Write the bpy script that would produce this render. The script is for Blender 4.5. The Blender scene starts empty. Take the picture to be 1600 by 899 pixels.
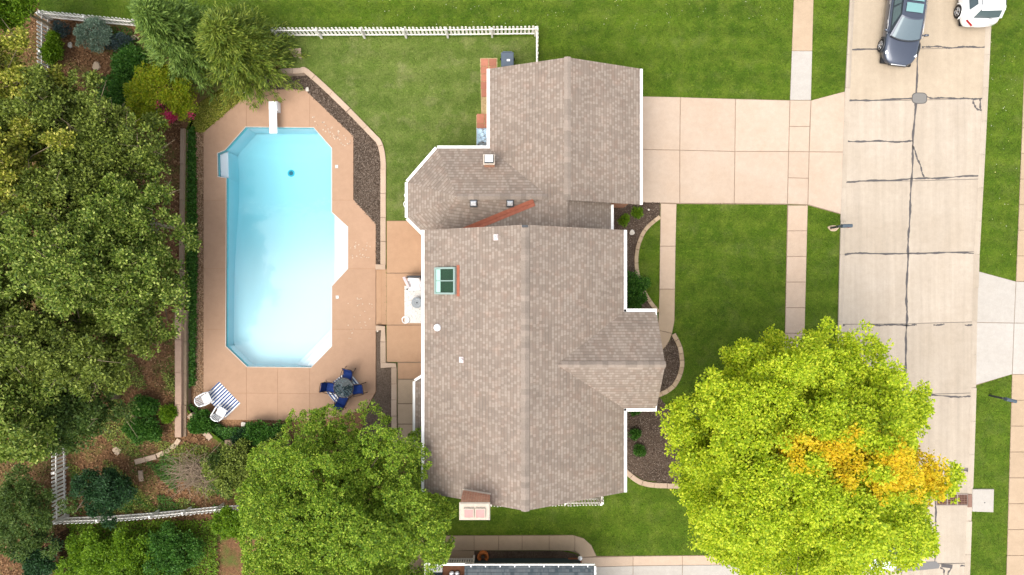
import bpy, bmesh, math, random
import numpy as np
from mathutils import Vector, Matrix

# ------------------------------------------------------------------ camera, world, sun, exposure
SC = bpy.context.scene
COL = SC.collection
CAM_H = 35.5
PXM = 30.0                       # photo pixels per metre on the ground

cam_data = bpy.data.cameras.new("camera")
cam_data.sensor_width = 36.0
cam_data.lens = 36.0 * CAM_H / (1600.0 / PXM)
cam_data.clip_start = 0.5
cam_data.clip_end = 2000.0
cam = bpy.data.objects.new("camera", cam_data)
cam.location = (0, 0, CAM_H)
COL.objects.link(cam)
SC.camera = cam

SUN_EL = math.radians(66)
SUN_AZ = math.atan2(-0.62, -0.78)
sun_dir = Vector((math.sin(SUN_AZ) * math.cos(SUN_EL), math.cos(SUN_AZ) * math.cos(SUN_EL), math.sin(SUN_EL)))
world = bpy.data.worlds.new("World")
SC.world = world
world.use_nodes = True
wn = world.node_tree
wn.nodes.clear()
sky = wn.nodes.new("ShaderNodeTexSky")
sky.sky_type = 'NISHITA'
sky.sun_disc = False
sky.sun_elevation = SUN_EL
sky.sun_rotation = SUN_AZ
sky.air_density = 1.0
sky.dust_density = 3.0
sky.ozone_density = 0.6
bg = wn.nodes.new("ShaderNodeBackground")
bg.inputs['Strength'].default_value = 0.15
wo = wn.nodes.new("ShaderNodeOutputWorld")
hs = wn.nodes.new("ShaderNodeHueSaturation")      # thin high cloud: a paler, more even sky
hs.inputs['Saturation'].default_value = 0.35
wn.links.new(sky.outputs[0], hs.inputs['Color'])
wn.links.new(hs.outputs[0], bg.inputs['Color'])
wn.links.new(bg.outputs[0], wo.inputs['Surface'])

sd = bpy.data.lights.new("sun", 'SUN')
sd.energy = 0.9
sd.angle = math.radians(50)
sd.color = (1.0, 0.93, 0.82)
sun = bpy.data.objects.new("sun", sd)
sun.rotation_euler = sun_dir.to_track_quat('Z', 'Y').to_euler()
sun.location = (0, 0, 60)
COL.objects.link(sun)

SC.view_settings.view_transform = 'Standard'
SC.view_settings.look = 'None'
SC.view_settings.gamma = 1.0
SC.view_settings.use_curve_mapping = False
SC.view_settings.exposure = 1.45

RNG = np.random.default_rng(7)
random.seed(7)


def W(px, py, z=0.0):
    k = (CAM_H - z) / CAM_H / PXM
    return Vector(((px - 800.0) * k, (449.5 - py) * k, z))


def W2(px, py, z=0.0):
    v = W(px, py, z)
    return (v.x, v.y)


def WP(pts, z=0.0):
    return [W2(a, b, z) for a, b in pts]


# ------------------------------------------------------------------ object helpers
WM = {}


def wm(o):
    if o.parent is None:
        return o.matrix_basis.copy()
    return wm(o.parent) @ o.matrix_parent_inverse @ o.matrix_basis


def link(name, data, parent=None, world_coords=True):
    o = bpy.data.objects.new(name, data)
    COL.objects.link(o)
    if parent is not None:
        o.parent = parent
        if world_coords:
            o.matrix_parent_inverse = wm(parent).inverted()
    return o


def thing(name, label, cat, loc=(0, 0, 0), rz=0.0, group=None):
    o = bpy.data.objects.new(name, None)
    o.empty_display_size = 0.2
    COL.objects.link(o)
    o.location = loc
    o.rotation_euler = (0, 0, rz)
    return tag(o, label, cat, group)


def tag(o, label=None, cat=None, group=None, kind=None):
    if label:
        o["label"] = label
    if cat:
        o["category"] = cat
    if group:
        o["group"] = group
    if kind:
        o["kind"] = kind
    return o


def copy_tree(o, parent=None):
    c = o.copy()
    COL.objects.link(c)
    if parent is not None:
        c.parent = parent
    for ch in list(o.children):
        copy_tree(ch, c)
    return c


# ------------------------------------------------------------------ 2D helpers
def area2(poly):
    return 0.5 * sum(poly[i][0] * poly[(i + 1) % len(poly)][1] - poly[(i + 1) % len(poly)][0] * poly[i][1] for i in range(len(poly)))


def ccw(poly):
    return list(poly) if area2(poly) > 0 else list(reversed(poly))


def offset_poly(poly, d):
    """inward offset by d (metres) of a simple polygon"""
    p = ccw(poly)
    n = len(p)
    out = []
    for i in range(n):
        a = Vector(p[i - 1]); b = Vector(p[i]); c = Vector(p[(i + 1) % n])
        e1 = (b - a).normalized(); e2 = (c - b).normalized()
        n1 = Vector((-e1.y, e1.x)); n2 = Vector((-e2.y, e2.x))
        m = n1 + n2
        l = m.length
        if l < 1e-4:
            q = b + n1 * d
        else:
            m /= l
            q = b + m * (d / max(0.35, m.dot(n1)))
        out.append((q.x, q.y))
    return out


def pip(pts, poly):
    x = pts[:, 0]; y = pts[:, 1]
    inside = np.zeros(len(pts), bool)
    n = len(poly)
    j = n - 1
    for i in range(n):
        xi, yi = poly[i]; xj, yj = poly[j]
        if yi != yj:
            c = ((yi > y) != (yj > y)) & (x < (xj - xi) * (y - yi) / (yj - yi) + xi)
            inside ^= c
        j = i
    return inside


def sample_poly(poly, n, rng=RNG):
    a = np.array(poly)
    lo = a.min(0); hi = a.max(0)
    out = []
    tot = 0
    while tot < n:
        p = rng.uniform(lo, hi, (n * 2, 2))
        p = p[pip(p, poly)]
        out.append(p); tot += len(p)
    return np.concatenate(out)[:n]


def smooth_path(pts, n=8):
    """Catmull-Rom through 2D/3D points"""
    P = [Vector(p) for p in pts]
    out = []
    for i in range(len(P) - 1):
        p0 = P[max(0, i - 1)]; p1 = P[i]; p2 = P[i + 1]; p3 = P[min(len(P) - 1, i + 2)]
        for k in range(n):
            t = k / n
            out.append(0.5 * ((2 * p1) + (p2 - p0) * t + (2 * p0 - 5 * p1 + 4 * p2 - p3) * t * t + (3 * p1 - p0 - 3 * p2 + p3) * t ** 3))
    out.append(P[-1])
    return out


# ------------------------------------------------------------------ mesh builder
class MB:
    def __init__(s):
        s.v = []; s.f = []; s.uv = []

    def face(s, pts, uv=None):
        b = len(s.v)
        s.v += [tuple(p) for p in pts]
        s.f.append(tuple(range(b, b + len(pts))))
        s.uv.append(uv if uv else [(p[0], p[1]) for p in pts])
        return s

    def prism(s, poly, z0, z1, bevel=0.0):
        p = ccw(poly)
        n = len(p)
        rings = [([(x, y, z0) for x, y in p])]
        if bevel > 0:
            rings.append([(x, y, z1 - bevel) for x, y in p])
            q = offset_poly(p, bevel)
            rings.append([(x, y, z1) for x, y in q])
        else:
            rings.append([(x, y, z1) for x, y in p])
        b = len(s.v)
        for r in rings:
            s.v += r
        for k in range(len(rings) - 1):
            for i in range(n):
                j = (i + 1) % n
                s.f.append((b + k * n + i, b + k * n + j, b + (k + 1) * n + j, b + (k + 1) * n + i))
                s.uv.append(None)
        t = b + (len(rings) - 1) * n
        s.f.append(tuple(range(t, t + n))); s.uv.append(None)
        s.f.append(tuple(reversed(range(b, b + n)))); s.uv.append(None)
        return s

    def box(s, c, size, rz=0.0, bevel=0.0, M=None):
        x, y, z = c; a, b_, h = size
        cs, sn = math.cos(rz), math.sin(rz)
        poly = [(x + cs * u - sn * v, y + sn * u + cs * v) for u, v in ((-a / 2, -b_ / 2), (a / 2, -b_ / 2), (a / 2, b_ / 2), (-a / 2, b_ / 2))]
        i0 = len(s.v)
        s.prism(poly, z - h / 2, z + h / 2, bevel)
        if M is not None:
            for i in range(i0, len(s.v)):
                s.v[i] = tuple(M @ Vector(s.v[i]))
        return s

    def bar(s, a, b, w, h, up=(0, 0, 1)):
        a = Vector(a); b = Vector(b)
        d = (b - a).normalized()
        u = Vector(up)
        if abs(d.dot(u)) > 0.98:
            u = Vector((1, 0, 0))
        r = d.cross(u).normalized(); u = r.cross(d)
        q = [a + r * (w / 2 * i) + u * (h / 2 * j) for i, j in ((-1, -1), (1, -1), (1, 1), (-1, 1))]
        q2 = [p + (b - a) for p in q]
        i0 = len(s.v)
        s.v += [tuple(p) for p in q + q2]
        for f in ((3, 2, 1, 0), (4, 5, 6, 7), (0, 1, 5, 4), (1, 2, 6, 5), (2, 3, 7, 6), (3, 0, 4, 7)):
            s.f.append(tuple(i0 + k for k in f)); s.uv.append(None)
        return s

    def tube(s, path, radii, n=6, cap=True):
        P = [Vector(p) for p in path]
        if not hasattr(radii, '__len__'):
            radii = [radii] * len(P)
        b = len(s.v)
        ref = Vector((0.3, 0.2, 1)).normalized()
        for i, p in enumerate(P):
            d = (P[min(i + 1, len(P) - 1)] - P[max(i - 1, 0)])
            d = d.normalized() if d.length > 1e-9 else Vector((0, 0, 1))
            rr = ref if abs(d.dot(ref)) < 0.95 else Vector((1, 0, 0))
            u = d.cross(rr).normalized(); v = d.cross(u)
            for k in range(n):
                a = 2 * math.pi * k / n
                s.v.append(tuple(p + (u * math.cos(a) + v * math.sin(a)) * radii[i]))
        for i in range(len(P) - 1):
            for k in range(n):
                k2 = (k + 1) % n
                s.f.append((b + i * n + k, b + (i + 1) * n + k, b + (i + 1) * n + k2, b + i * n + k2)); s.uv.append(None)
        if cap:
            s.f.append(tuple(b + k for k in range(n))); s.uv.append(None)
            t = b + (len(P) - 1) * n
            s.f.append(tuple(t + k for k in reversed(range(n)))); s.uv.append(None)
        return s

    def lathe(s, prof, n=24, c=(0, 0, 0), axis='z'):
        b = len(s.v)
        for r, z in prof:
            for k in range(n):
                a = 2 * math.pi * k / n
                if axis == 'z':
                    s.v.append((c[0] + r * math.cos(a), c[1] + r * math.sin(a), c[2] + z))
                else:
                    s.v.append((c[0] + r * math.cos(a), c[1] + z, c[2] + r * math.sin(a)))
        for i in range(len(prof) - 1):
            for k in range(n):
                k2 = (k + 1) % n
                s.f.append((b + i * n + k, b + i * n + k2, b + (i + 1) * n + k2, b + (i + 1) * n + k)); s.uv.append(None)
        return s

    def grid(s, fn, nu, nv, uvs=False):
        b = len(s.v)
        for i in range(nu + 1):
            for j in range(nv + 1):
                s.v.append(tuple(fn(i / nu, j / nv)))
        for i in range(nu):
            for j in range(nv):
                s.f.append((b + i * (nv + 1) + j, b + (i + 1) * (nv + 1) + j, b + (i + 1) * (nv + 1) + j + 1, b + i * (nv + 1) + j + 1)); s.uv.append(None)
        return s

    def mesh(s, name, mat, smooth=False):
        me = bpy.data.meshes.new(name)
        me.from_pydata(s.v, [], s.f)
        if any(u is not None for u in s.uv):
            ul = me.uv_layers.new(name="UVMap")
            for pi, p in enumerate(me.polygons):
                u = s.uv[pi]
                for k, li in enumerate(p.loop_indices):
                    if u is not None:
                        ul.data[li].uv = u[k]
                    else:
                        co = me.vertices[me.loops[li].vertex_index].co
                        ul.data[li].uv = (co.x + co.z * 0.3, co.y)
        if mat is not None:
            me.materials.append(mat)
        if smooth:
            me.polygons.foreach_set("use_smooth", [True] * len(me.polygons))
        me.update()
        return me

    def build(s, name, mat, parent=None, smooth=False, world_coords=True):
        return link(name, s.mesh(name, mat, smooth), parent, world_coords)


def fix_normals(o):
    bm = bmesh.new(); bm.from_mesh(o.data)
    bmesh.ops.recalc_face_normals(bm, faces=bm.faces)
    bm.to_mesh(o.data); bm.free()
    return o


def np_mesh(name, verts, nper, mat):
    """verts (N*nper,3): one polygon of nper corners for each island"""
    n = len(verts) // nper
    me = bpy.data.meshes.new(name)
    me.vertices.add(len(verts))
    me.vertices.foreach_set("co", np.ascontiguousarray(verts, dtype=np.float32).ravel())
    me.loops.add(len(verts))
    me.loops.foreach_set("vertex_index", np.arange(len(verts), dtype=np.int32))
    me.polygons.add(n)
    me.polygons.foreach_set("loop_start", np.arange(0, n * nper, nper, dtype=np.int32))
    me.polygons.foreach_set("loop_total", np.full(n, nper, dtype=np.int32))
    me.materials.append(mat)
    me.update(calc_edges=True)
    return me


# ------------------------------------------------------------------ materials
MATS = {}


class NT:
    def __init__(s, name):
        s.m = bpy.data.materials.new(name)
        s.m.use_nodes = True
        s.t = s.m.node_tree
        s.t.nodes.clear()
        s.out = s.n("ShaderNodeOutputMaterial")

    def n(s, kind, **kw):
        nd = s.t.nodes.new(kind)
        for k, v in kw.items():
            setattr(nd, k, v)
        return nd

    def l(s, a, b):
        s.t.links.new(a, b)

    def val(s, sock, v):
        if isinstance(v, bpy.types.NodeSocket):
            s.l(v, sock)
        elif hasattr(v, '__len__') and len(v) == 3 and sock.type == 'RGBA':
            sock.default_value = (*v, 1)
        else:
            sock.default_value = v

    def noise(s, vec, scale, detail=4, rough=0.55, dist=0.0):
        nd = s.n("ShaderNodeTexNoise")
        nd.inputs['Scale'].default_value = scale
        nd.inputs['Detail'].default_value = detail
        nd.inputs['Roughness'].default_value = rough
        nd.inputs['Distortion'].default_value = dist
        if vec is not None:
            s.l(vec, nd.inputs['Vector'])
        return nd.outputs['Fac']

    def ramp(s, fac, stops, interp='LINEAR'):
        nd = s.n("ShaderNodeValToRGB")
        cr = nd.color_ramp
        cr.interpolation = interp
        while len(cr.elements) < len(stops):
            cr.elements.new(0.5)
        for e, (p, c) in zip(cr.elements, stops):
            e.position = p
            e.color = (*c, 1) if hasattr(c, '__len__') else (c, c, c, 1)
        s.l(fac, nd.inputs['Fac'])
        return nd.outputs['Color']

    def mix(s, fac, a, b, mode='MIX'):
        nd = s.n("ShaderNodeMix", data_type='RGBA', blend_type=mode)
        s.val(nd.inputs[0], fac)
        s.val(nd.inputs[6], a)
        s.val(nd.inputs[7], b)
        return nd.outputs[2]

    def math(s, op, a, b=0.0):
        nd = s.n("ShaderNodeMath", operation=op)
        s.val(nd.inputs[0], a)
        s.val(nd.inputs[1], b)
        return nd.outputs[0]

    def pos(s):
        return s.n("ShaderNodeNewGeometry").outputs['Position']

    def island(s):
        return s.n("ShaderNodeNewGeometry").outputs['Random Per Island']

    def objrand(s):
        return s.n("ShaderNodeObjectInfo").outputs['Random']

    def bump(s, h, strength=0.3, dist=0.02):
        nd = s.n("ShaderNodeBump")
        nd.inputs['Strength'].default_value = strength
        nd.inputs['Distance'].default_value = dist
        s.l(h, nd.inputs['Height'])
        return nd.outputs['Normal']

    def principled(s, color, rough=0.7, spec=0.3, metal=0.0, normal=None, coat=0.0):
        p = s.n("ShaderNodeBsdfPrincipled")
        s.val(p.inputs['Base Color'], color)
        s.val(p.inputs['Roughness'], rough)
        p.inputs['Specular IOR Level'].default_value = spec
        p.inputs['Metallic'].default_value = metal
        p.inputs['Coat Weight'].default_value = coat
        p.inputs['Coat Roughness'].default_value = 0.05
        if normal is not None:
            s.l(normal, p.inputs['Normal'])
        return p

    def done(s, shader):
        s.l(shader.outputs[0], s.out.inputs['Surface'])
        return s.m


def simple(name, col, rough=0.6, spec=0.3, metal=0.0, var=0.12, scale=6.0, coat=0.0, bump=0.0, objvar=0.0):
    if name in MATS:
        return MATS[name]
    t = NT(name)
    p = t.pos()
    f = t.noise(p, scale, 5, 0.6)
    c = t.mix(f, tuple(x * (1 - var) for x in col), tuple(min(1, x * (1 + var)) for x in col))
    if objvar > 0:
        r = t.objrand()
        c = t.mix(1.0, c, t.ramp(r, [(0, (1 - objvar,) * 3), (1, (1 + objvar * 0.6,) * 3)]), 'MULTIPLY')
    nrm = t.bump(t.noise(p, scale * 12, 3), bump, 0.01) if bump else None
    MATS[name] = t.done(t.principled(c, rough, spec, metal, nrm, coat))
    return MATS[name]


def leaf_mat(name, stops, trans=0.35, rough=0.55, spec=0.25, patch=None):
    if name in MATS:
        return MATS[name]
    t = NT(name)
    r = t.island()
    n = len(stops)
    c = t.ramp(r, [(i / (n - 1), s) for i, s in enumerate(stops)])
    if patch:
        f = t.ramp(t.noise(t.pos(), patch[1], 2), [(0.42, 0.0), (0.62, 1.0)])
        c = t.mix(t.math('MULTIPLY', f, patch[2]), c, patch[0])
    p = t.principled(c, rough, spec)
    tr = t.n("ShaderNodeBsdfTranslucent")
    t.l(t.mix(1.0, c, (1.25, 1.2, 0.7), 'MULTIPLY'), tr.inputs['Color'])
    mx = t.n("ShaderNodeMixShader")
    mx.inputs[0].default_value = trans
    t.l(p.outputs[0], mx.inputs[1]); t.l(tr.outputs[0], mx.inputs[2])
    MATS[name] = t.done(mx)
    return MATS[name]


def grass_color(t, dark, mid, light, dry, dry_amt):
    p = t.pos()
    big = t.noise(p, 0.22, 4, 0.55)
    med = t.noise(p, 1.3, 5, 0.65)
    fine = t.noise(p, 14.0, 4, 0.7)
    c = t.mix(t.ramp(big, [(0.3, 0.0), (0.7, 1.0)]), dark, mid)
    c = t.mix(t.ramp(med, [(0.42, 0.0), (0.72, 0.8)]), c, light)
    spots = t.ramp(t.noise(p, 4.5, 6, 0.75), [(0.55, 0.0), (0.72, 0.75)])
    c = t.mix(spots, c, tuple(x * 1.35 for x in light))
    holes = t.ramp(t.noise(p, 3.1, 6, 0.75), [(0.28, 0.65), (0.45, 0.0)])
    c = t.mix(holes, c, tuple(x * 0.55 for x in dark))
    d = t.math('MULTIPLY', t.ramp(t.noise(p, 0.75, 6, 0.7), [(0.52, 0.0), (0.72, 1.0)]), dry_amt)
    c = t.mix(d, c, dry)
    # faint mowing lanes
    sx = t.n("ShaderNodeSeparateXYZ"); t.l(p, sx.inputs[0])
    lane = t.math('SINE', t.math('ADD', t.math('MULTIPLY', sx.outputs['Y'], 5.2), t.math('MULTIPLY', t.noise(p, 0.4), 3.0)))
    c = t.mix(t.math('MULTIPLY', t.math('ADD', lane, 1.0), 0.09), c, tuple(x * 0.45 for x in dark))
    return c, fine


def grass_ground(name, *a):
    t = NT(name)
    c, fine = grass_color(t, *a)
    c = t.mix(1.0, c, t.ramp(fine, [(0.25, (0.55,) * 3), (0.75, (1.3,) * 3)]), 'MULTIPLY')
    MATS[name] = t.done(t.principled(c, 0.85, 0.15, 0, t.bump(fine, 0.7, 0.05)))
    return MATS[name]


def grass_blade(name, *a):
    t = NT(name)
    c, fine = grass_color(t, *a)
    r = t.island()
    c = t.mix(1.0, c, t.ramp(r, [(0, (0.6, 0.65, 0.5)), (0.6, (1.15, 1.1, 1.0)), (1, (1.6, 1.4, 1.3))]), 'MULTIPLY')
    p = t.principled(c, 0.6, 0.25)
    tr = t.n("ShaderNodeBsdfTranslucent"); t.l(c, tr.inputs['Color'])
    mx = t.n("ShaderNodeMixShader"); mx.inputs[0].default_value = 0.3
    t.l(p.outputs[0], mx.inputs[1]); t.l(tr.outputs[0], mx.inputs[2])
    MATS[name] = t.done(mx)
    return MATS[name]


GR_FRONT = ((0.040, 0.080, 0.003), (0.068, 0.118, 0.005), (0.112, 0.155, 0.014), (0.20, 0.19, 0.075), 0.2)
GR_BACK = ((0.066, 0.108, 0.014), (0.098, 0.140, 0.022), (0.148, 0.178, 0.044), (0.25, 0.23, 0.11), 0.45)
M_GRASS = grass_ground("front_grass", *GR_FRONT)
M_GRASS_B = grass_ground("back_grass", *GR_BACK)
M_BLADE = grass_blade("front_blades", *GR_FRONT)
M_BLADE_B = grass_blade("back_blades", *GR_BACK)


def concrete(name, base, stain, objvar=0.08, streak=0.0, speck=0.25, rust=0.0):
    t = NT(name)
    p = t.pos()
    oi = t.n("ShaderNodeObjectInfo")
    big = t.noise(p, 0.55, 5, 0.6, 0.3)
    med = t.noise(p, 3.5, 6, 0.7)
    fine = t.noise(p, 45.0, 3, 0.7)
    c = t.mix(t.ramp(big, [(0.35, 0.0), (0.68, 1.0)]), base, stain)
    c = t.mix(1.0, c, t.ramp(med, [(0.3, (0.93,) * 3), (0.7, (1.05,) * 3)]), 'MULTIPLY')
    c = t.mix(1.0, c, t.ramp(fine, [(0.3, (1 - speck * 0.5,) * 3), (0.7, (1 + speck * 0.35,) * 3)]), 'MULTIPLY')
    if streak > 0:
        mp = t.n("ShaderNodeMapping"); mp.inputs['Scale'].default_value = (2.6, 0.10, 1)
        mp.inputs['Rotation'].default_value = (0, 0, math.radians(-2))
        t.l(p, mp.inputs['Vector'])
        st = t.noise(mp.outputs[0], 1.0, 5, 0.65)
        c = t.mix(1.0, c, t.ramp(st, [(0.3, (1 - streak,) * 3), (0.7, (1 + streak * 0.5,) * 3)]), 'MULTIPLY')
    if rust > 0:
        f = t.ramp(t.noise(p, 0.9, 7, 0.75), [(0.58, 0.0), (0.75, 1.0)])
        c = t.mix(t.math('MULTIPLY', f, rust), c, tuple(b * k for b, k in zip(base, (0.85, 0.68, 0.5))))
    c = t.mix(1.0, c, t.ramp(oi.outputs['Random'], [(0, (1 - objvar, 1 - objvar * 1.1, 1 - objvar * 1.35)), (1, (1 + objvar * 0.4,) * 3)]), 'MULTIPLY')
    MATS[name] = t.done(t.principled(c, 0.85, 0.2, 0, t.bump(fine, 0.2, 0.01)))
    return MATS[name]


M_ROAD = concrete("road_concrete", (0.385, 0.326, 0.260), (0.355, 0.296, 0.230), 0.07, 0.13)
M_ROADT = concrete("road_concrete_tan", (0.385, 0.315, 0.232), (0.355, 0.288, 0.21), 0.06, 0.07)
M_DRIVE = concrete("driveway_concrete", (0.405, 0.318, 0.246), (0.385, 0.292, 0.218), 0.05, 0.0, 0.2, 0.25)
M_WALK = concrete("sidewalk_concrete", (0.435, 0.332, 0.25), (0.41, 0.304, 0.222), 0.06)
M_WALKT = concrete("sidewalk_tan", (0.37, 0.275, 0.188), (0.33, 0.245, 0.163), 0.05)
M_PALE = concrete("pale_concrete", (0.375, 0.345, 0.308), (0.352, 0.32, 0.28), 0.04)
M_DECK = concrete("deck_coating", (0.350, 0.222, 0.145), (0.326, 0.205, 0.132), 0.03, 0.0, 0.12, 0.0)
M_PATIO = concrete("patio_coating", (0.355, 0.22, 0.133), (0.325, 0.197, 0.118), 0.04, 0.0, 0.12)
M_CAP = concrete("wall_cap_stone", (0.42, 0.315, 0.235), (0.36, 0.265, 0.19), 0.10, 0.0, 0.4)
M_EDGE = concrete("edging_stone", (0.42, 0.315, 0.21), (0.34, 0.25, 0.165), 0.16, 0.0, 0.4)
M_TIMBER = concrete("old_timber", (0.26, 0.185, 0.13), (0.20, 0.15, 0.10), 0.15, 0.2, 0.4)
M_SLOT = simple("joint_filler", (0.20, 0.145, 0.10), 0.9, 0.1)
M_SLOTR = simple("road_joint_filler", (0.16, 0.14, 0.12), 0.9, 0.1)
M_TAR = simple("crack_tar", (0.075, 0.068, 0.066), 0.75, 0.25, var=0.3, scale=9)
M_PATCH = simple("asphalt_patch", (0.15, 0.145, 0.14), 0.9, 0.2, var=0.2, scale=30)


def soil_mat(name, stops, scale=9.0, green=None):
    t = NT(name)
    p = t.pos()
    f = t.noise(p, scale, 8, 0.8)
    c = t.ramp(f, [(0.25 + 0.5 * i / (len(stops) - 1), s) for i, s in enumerate(stops)])
    b = t.noise(p, 0.6, 4, 0.6)
    c = t.mix(1.0, c, t.ramp(b, [(0.3, (0.7,) * 3), (0.7, (1.25,) * 3)]), 'MULTIPLY')
    if green:
        c = t.mix(t.ramp(t.noise(p, 0.55, 6, 0.7), [(0.48, 0.0), (0.62, 1.0)]), c, green)
    MATS[name] = t.done(t.principled(c, 0.95, 0.05, 0, t.bump(f, 0.9, 0.06)))
    return MATS[name]


M_LITTER = soil_mat("leaf_litter", [(0.045, 0.026, 0.014), (0.12, 0.065, 0.032), (0.19, 0.10, 0.05), (0.26, 0.16, 0.085)], 9.0, (0.085, 0.100, 0.025))
M_BANK = soil_mat("bank_soil", [(0.10, 0.055, 0.028), (0.21, 0.115, 0.06), (0.32, 0.19, 0.10)], 11.0)
M_BANKG = soil_mat("weedy_bank", [(0.055, 0.06, 0.015), (0.12, 0.115, 0.03), (0.20, 0.15, 0.06)], 8.0)
M_MULCH = soil_mat("bark_mulch", [(0.035, 0.025, 0.019), (0.085, 0.062, 0.045), (0.14, 0.105, 0.08), (0.20, 0.155, 0.12)], 14.0)
M_MULCHD = soil_mat("dark_mulch", [(0.03, 0.02, 0.014), (0.07, 0.047, 0.034), (0.11, 0.08, 0.06), (0.16, 0.12, 0.09)], 14.0)


def shingle_mat(name, cols, mortar_or_shade, tint=1.0):
    t = NT(name)
    uv = t.n("ShaderNodeUVMap").outputs[0]
    def brick(w, h, off, fr, sq=1.0):
        b = t.n("ShaderNodeTexBrick")
        b.offset = off; b.offset_frequency = fr; b.squash = sq; b.squash_frequency = 3
        t.l(uv, b.inputs['Vector'])
        b.inputs['Scale'].default_value = 1.0
        b.inputs['Brick Width'].default_value = w
        b.inputs['Row Height'].default_value = h
        b.inputs['Mortar Size'].default_value = 0.006
        b.inputs['Mortar Smooth'].default_value = 0.3
        b.inputs['Bias'].default_value = 0.0
        b.inputs['Color1'].default_value = (0, 0, 0, 1)
        b.inputs['Color2'].default_value = (1, 1, 1, 1)
        b.inputs['Mortar'].default_value = (0.5, 0.5, 0.5, 1)
        return b
    b1 = brick(0.17, 0.150, 0.41, 3, 1.3)
    b2 = brick(0.125, 0.150, 0.27, 5, 0.8)
    c = t.ramp(b1.outputs['Color'], [(0.0, cols[0]), (0.45, cols[1]), (0.8, cols[2]), (1.0, cols[3])])
    # laminated tabs: pale tooth on part of every course
    tooth = t.ramp(b2.outputs['Color'], [(0.55, 0.0), (0.62, 1.0)])
    c = t.mix(t.math('MULTIPLY', tooth, 0.6), c, cols[4])
    # shadow line painted into the colour at the butt of each course
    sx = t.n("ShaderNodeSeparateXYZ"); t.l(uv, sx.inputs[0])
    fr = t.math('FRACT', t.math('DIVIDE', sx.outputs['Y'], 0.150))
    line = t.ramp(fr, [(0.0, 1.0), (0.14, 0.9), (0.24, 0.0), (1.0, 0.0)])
    c = t.mix(t.math('MULTIPLY', line, 0.62), c, mortar_or_shade)
    big = t.noise(t.pos(), 0.8, 5, 0.6)
    c = t.mix(1.0, c, t.ramp(big, [(0.3, (0.9, 0.9, 0.9)), (0.7, (1.09, 1.08, 1.07))]), 'MULTIPLY')
    pinkish = t.ramp(t.noise(t.pos(), 2.2, 4, 0.6), [(0.5, 0.0), (0.75, 0.45)])
    c = t.mix(pinkish, c, t.mix(1.0, c, (1.1, 0.92, 0.86), 'MULTIPLY'))
    grain = t.noise(t.pos(), 60, 2, 0.7)
    c = t.mix(1.0, c, t.ramp(grain, [(0.25, (0.84,) * 3), (0.75, (1.14,) * 3)]), 'MULTIPLY')
    h = t.math('ADD', t.math('MULTIPLY', tooth, 0.5), t.math('SUBTRACT', 1.0, fr))
    MATS[name] = t.done(t.principled(c, 0.9, 0.12, 0, t.bump(h, 0.35, 0.02)))
    return MATS[name]


M_SHINGLE = shingle_mat("brown_shingle", [(0.184, 0.146, 0.117), (0.196, 0.156, 0.126), (0.204, 0.163, 0.132), (0.216, 0.174, 0.142), (0.282, 0.234, 0.192)], (0.115, 0.090, 0.073))
M_SHINGLE_N = shingle_mat("slate_shingle", [(0.045, 0.06, 0.07), (0.07, 0.085, 0.095), (0.085, 0.10, 0.11), (0.10, 0.115, 0.125), (0.11, 0.125, 0.135)], (0.03, 0.038, 0.045))
M_WHITE = simple("white_paint", (0.74, 0.73, 0.70), 0.45, 0.4, var=0.05, scale=1.5)
M_FENCE = simple("white_vinyl", (0.72, 0.69, 0.63), 0.5, 0.35, var=0.08, scale=2.0, objvar=0.06)
M_BROWNF = simple("brown_fence_wood", (0.07, 0.038, 0.022), 0.8, 0.15, var=0.3, objvar=0.2)


def brick_mat(name, c1, c2, mortar_or_shade):
    t = NT(name)
    p = t.pos()
    sx = t.n("ShaderNodeSeparateXYZ"); t.l(p, sx.inputs[0])
    cb = t.n("ShaderNodeCombineXYZ")
    t.l(t.math('ADD', sx.outputs['X'], sx.outputs['Y']), cb.inputs[0]); t.l(sx.outputs['Z'], cb.inputs[1])
    b = t.n("ShaderNodeTexBrick")
    t.l(cb.outputs[0], b.inputs['Vector'])
    b.inputs['Scale'].default_value = 1
    b.inputs['Brick Width'].default_value = 0.22; b.inputs['Row Height'].default_value = 0.075
    b.inputs['Mortar Size'].default_value = 0.008
    b.inputs['Color1'].default_value = (*c1, 1); b.inputs['Color2'].default_value = (*c2, 1); b.inputs['Mortar'].default_value = (*mortar_or_shade, 1)
    f = t.noise(p, 5, 5, 0.7)
    c = t.mix(1.0, b.outputs['Color'], t.ramp(f, [(0.3, (0.75,) * 3), (0.7, (1.2,) * 3)]), 'MULTIPLY')
    MATS[name] = t.done(t.principled(c, 0.85, 0.15, 0, t.bump(b.outputs['Fac'], -0.4, 0.01)))
    return MATS[name]


M_BRICK = brick_mat("red_brick", (0.40, 0.155, 0.085), (0.48, 0.215, 0.125), (0.50, 0.38, 0.29))
M_SIDING = simple("cream_siding", (0.52, 0.45, 0.35), 0.6, 0.25, var=0.06)
M_TEAL = simple("dark_teal_siding", (0.032, 0.052, 0.055), 0.55, 0.3, var=0.1)
M_RUST = simple("rusty_flashing", (0.27, 0.085, 0.048), 0.7, 0.25, var=0.4, scale=5)
M_GALV = simple("galvanised_metal", (0.55, 0.56, 0.57), 0.35, 0.5, 0.6, var=0.1)
M_DARKM = simple("dark_metal", (0.045, 0.048, 0.052), 0.45, 0.4, 0.3, var=0.15)
M_CLAY = simple("clay_flue", (0.42, 0.22, 0.20), 0.8, 0.2, var=0.15)
M_CROWN = simple("chimney_crown_cement", (0.42, 0.36, 0.29), 0.9, 0.15, var=0.2, bump=0.3)
M_TERRA = simple("terracotta", (0.42, 0.13, 0.035), 0.75, 0.2, var=0.2)
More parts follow.
